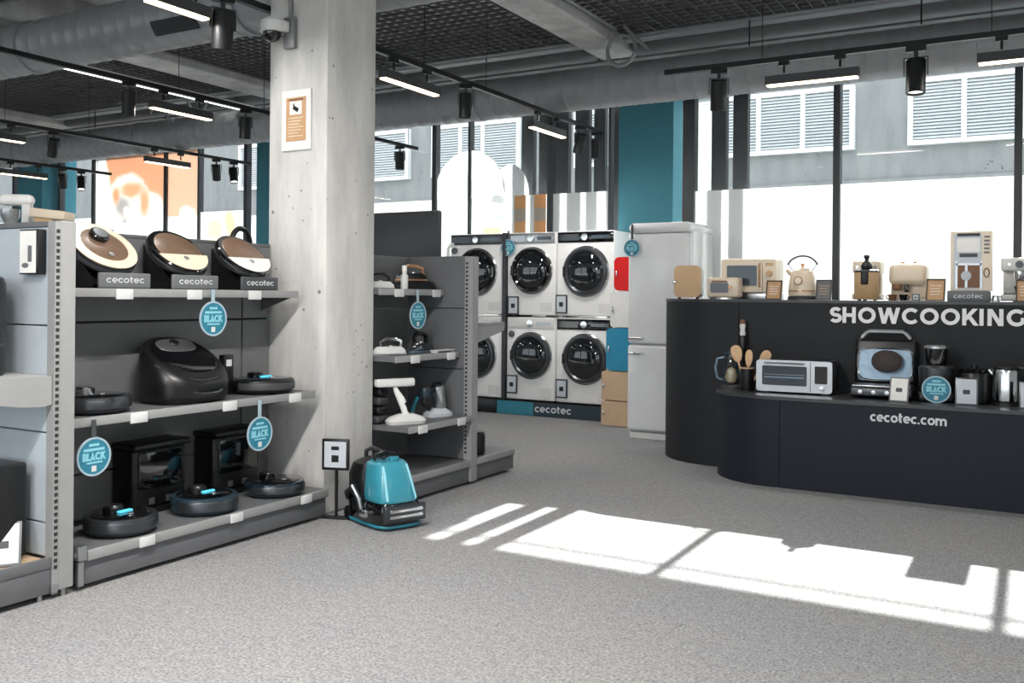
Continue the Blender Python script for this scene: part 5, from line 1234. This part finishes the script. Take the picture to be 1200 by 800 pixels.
for k, (a, ln, lx, ly, kind) in enumerate(((-14, 0.235, -0.015, 0.0, 'spoon'), (3, 0.20, 0.005, -0.015, 'whisk'), (26, 0.225, 0.016, 0.008, 'spatula'))):
    u = thing('wooden_' + kind, {'spoon': 'round wooden spoon leaning left in the black pot', 'whisk': 'short wooden stirrer in the middle of the black pot', 'spatula': 'slotted wooden spatula leaning right in the black pot'}[kind], kind if kind != 'whisk' else 'stirrer', (-1.845+lx, 6.44+ly, LZ+0.012))
    m_ = RY(a)
    fin('stem', B().cyl((0, 0, 0), (0, 0, ln-0.04), 0.006, seg=10, m=m_), 'wood', u)
    hw = {'spoon': 0.04, 'whisk': 0.026, 'spatula': 0.036}[kind]
    fin('bowl', loft(B(), [[(x, y*0.22, ln+zz) for x, y, _ in sell(hw*f, hw*f, 0, 0, 2.4, 20)] for f, zz in ((0.2, -0.05), (0.62, -0.035), (0.95, 0.0), (1.0, 0.03), (0.8, 0.055), (0.3, 0.068))], m_), 'wood', u)
t = thing('toaster_oven', 'wide silver countertop oven with dark glass on the low counter', 'oven', (-1.51, 6.36, LZ), 3)
fin('body', B().box(-0.245, 0.245, 0.01, 0.29, 0.015, 0.22, 0.022, 4), 'steel_dark', t)
d = fin('front_frame', B().box(-0.245, 0.245, -0.006, 0.012, 0.013, 0.222, 0.02, 4, axis='y'), 'steel', t)
fin('door_glass', B().box(-0.205, 0.085, -0.011, -0.006, 0.055, 0.185, 0.01, 3, axis='y'), 'oven_glass', d)
fin('inner_rack', B().box(-0.19, 0.07, -0.0125, -0.011, 0.105, 0.112).box(-0.19, 0.07, -0.0125, -0.011, 0.125, 0.128), 'foil', d, smooth=False)
fin('door_edge', B().box(0.106, 0.110, -0.008, -0.006, 0.02, 0.216), 'dark_frame', d, smooth=False)
fin('display', B().box(0.135, 0.215, -0.009, -0.006, 0.075, 0.19, 0.006, 3, axis='y'), 'black_gloss', d)
fin('dial', B().lathe([(0, 0), (0.017, 0), (0.015, 0.016), (0, 0.017)], 20, m=T(0.18, -0.006, 0.045) @ RX(90)), 'chrome', d)
fin('handle', B().tube([(-0.19, -0.006, 0.2), (-0.185, -0.03, 0.203), (0.065, -0.03, 0.203), (0.07, -0.006, 0.2)], 0.006, 8), 'chrome', d)
for sx in (-1, 1): fin('foot', B().box(sx*0.19-0.02, sx*0.19+0.02, 0.03, 0.26, 0, 0.016), 'black_plastic', t, smooth=False)
t = thing('contact_grill', 'open electric grill showing a dark steak on its silver plate', 'grill', (-0.965, 6.37, LZ), 2)
fin('base', B().box(-0.19, 0.19, -0.03, 0.22, 0.012, 0.075, 0.018, 4), 'black_plastic', t)
fin('lower_plate', B().box(-0.175, 0.175, -0.022, 0.17, 0.075, 0.086, 0.004), 'steel', t)
p = fin('control_bar', B().box(-0.18, 0.18, -0.042, -0.028, 0.02, 0.068, 0.008, 3), 'steel_dark', t)
for sx in (-0.12, -0.04, 0.04, 0.12): fin('knob', B().lathe([(0, 0), (0.015, 0), (0.013, 0.012), (0, 0.013)], 16, m=T(sx, -0.042, 0.044) @ RX(90)), 'chrome', p)
ml = T(0, 0.19, 0.08) @ RX(-8)
lid = fin('lid', B().box(-0.19, 0.19, 0.0, 0.05, 0.0, 0.30, 0.03, 4, m=ml), 'black_plastic', t)
fin('upper_plate', B().box(-0.172, 0.172, -0.008, 0.002, 0.02, 0.235, 0.05, 5, axis='y', m=ml), 'foil', lid)
fin('plate_rim', B().tube([(x, -0.01, z) for x, z in [(0.168*math.copysign(abs(math.cos(R(a)))**0.45, math.cos(R(a))), 0.128+0.106*math.copysign(abs(math.sin(R(a)))**0.45, math.sin(R(a)))) for a in range(0, 360, 9)]], 0.007, 8, closed=True, m=ml), 'chrome', lid)
fin('lid_handle', B().tube([(-0.15, 0.0, 0.30), (-0.12, -0.005, 0.335), (-0.10, -0.01, 0.345), (0.10, -0.01, 0.345), (0.12, -0.005, 0.335), (0.15, 0.0, 0.30)], 0.013, 10, m=ml), 'steel', lid)
s = tag(fin('grilled_steak', loft(B(), [[(x, y, 0) for x, y, _ in sell(0.088, 0.068, 0, 0, 2.2, 28)], [(x, y, 0.022) for x, y, _ in sell(0.094, 0.072, 0, 0, 2.2, 28)], [(x, y, 0.03) for x, y, _ in sell(0.075, 0.055, 0, 0, 2.2, 28)]], m=T(-0.955, 6.37, LZ) @ T(0, 0, 0.0) @ T(0, 0.168, 0.23) @ RX(82)), 'dark_food'), 'dark round steak on the open grill plate', 'food')
price_card('white price card with a printed grill picture, in front of the open grill', (-0.845, 6.25, LZ), -6, w=0.115, h=0.155, tilt=14, face='paper', icon='dark_frame')
t = thing('food_processor', 'black food processor with dark jar behind a round blue tag', 'processor', (-0.655, 6.46, LZ), 100)
fin('base', B().box(-0.11, 0.11, -0.10, 0.11, 0, 0.06, 0.02, 4), 'black_plastic', t)
fin('bowl', B().lathe([(0, 0.06), (0.09, 0.06), (0.1, 0.09), (0.102, 0.21), (0.09, 0.225), (0, 0.225)], 36), 'steel_dark', t)
fin('jar', B().lathe([(0, 0.225), (0.06, 0.225), (0.066, 0.25), (0.07, 0.33), (0, 0.33)], 32), 'black_gloss', t)
fin('lid', B().lathe([(0.0, 0.33), (0.073, 0.33), (0.073, 0.345), (0.06, 0.35), (0, 0.35)], 32), 'steel', t)
fin('handle', B().tube([(0.095, 0, 0.2), (0.14, 0, 0.19), (0.145, 0, 0.12), (0.1, 0, 0.09)], 0.012, 10), 'black_plastic', t)
promo_tag('round blue tag standing before the black food processor on the low counter', (-0.64, 6.335, LZ+0.083), 0, r=0.082, strap=0)
t = thing('cooking_pot', 'low black multicooker between the two right price cards', 'pot', (-0.44, 6.47, LZ))
fin('body', B().lathe([(0, 0), (0.085, 0), (0.092, 0.01), (0.092, 0.17), (0.085, 0.19), (0, 0.19)], 32), 'black_plastic', t)
fin('lid', B().lathe([(0.09, 0.19), (0.094, 0.195), (0.085, 0.21), (0.03, 0.222), (0, 0.224)], 32), 'black_gloss', t)
fin('lid_knob', B().lathe([(0, 0.222), (0.018, 0.222), (0.022, 0.235), (0, 0.24)], 18), 'steel_dark', t)
price_card('pale price card with a tiny dark picture, right of the food processor', (-0.47, 6.30, LZ), 2, w=0.125, h=0.165, tilt=8, frame='steel_dark', face='screen_grey')
t = thing('electric_kettle', 'chrome electric kettle with black lid at the right of the low counter', 'kettle', (-0.265, 6.45, LZ))
fin('power_base', B().lathe([(0, 0), (0.085, 0), (0.085, 0.02), (0.07, 0.028), (0, 0.028)], 32), 'black_plastic', t)
fin('body', B().lathe([(0, 0.028), (0.078, 0.028), (0.08, 0.06), (0.076, 0.2), (0.072, 0.215), (0, 0.215)], 36), 'chrome', t)
fin('lid', B().lathe([(0.074, 0.215), (0.074, 0.228), (0.05, 0.24), (0, 0.245)], 32), 'black_plastic', t)
fin('handle', B().tube([(0.06, -0.01, 0.23), (0.11, -0.02, 0.22), (0.125, -0.025, 0.15), (0.115, -0.02, 0.07), (0.08, -0.01, 0.05)], 0.012, 10), 'black_plastic', t)
fin('spout', B().cyl((-0.065, 0, 0.18), (-0.095, 0, 0.21), 0.02, 0.012, seg=12), 'chrome', t)
price_card('price card cut by the right picture edge on the low counter', (-0.13, 6.28, LZ), 0, w=0.12, h=0.16, tilt=8, frame='steel_dark')
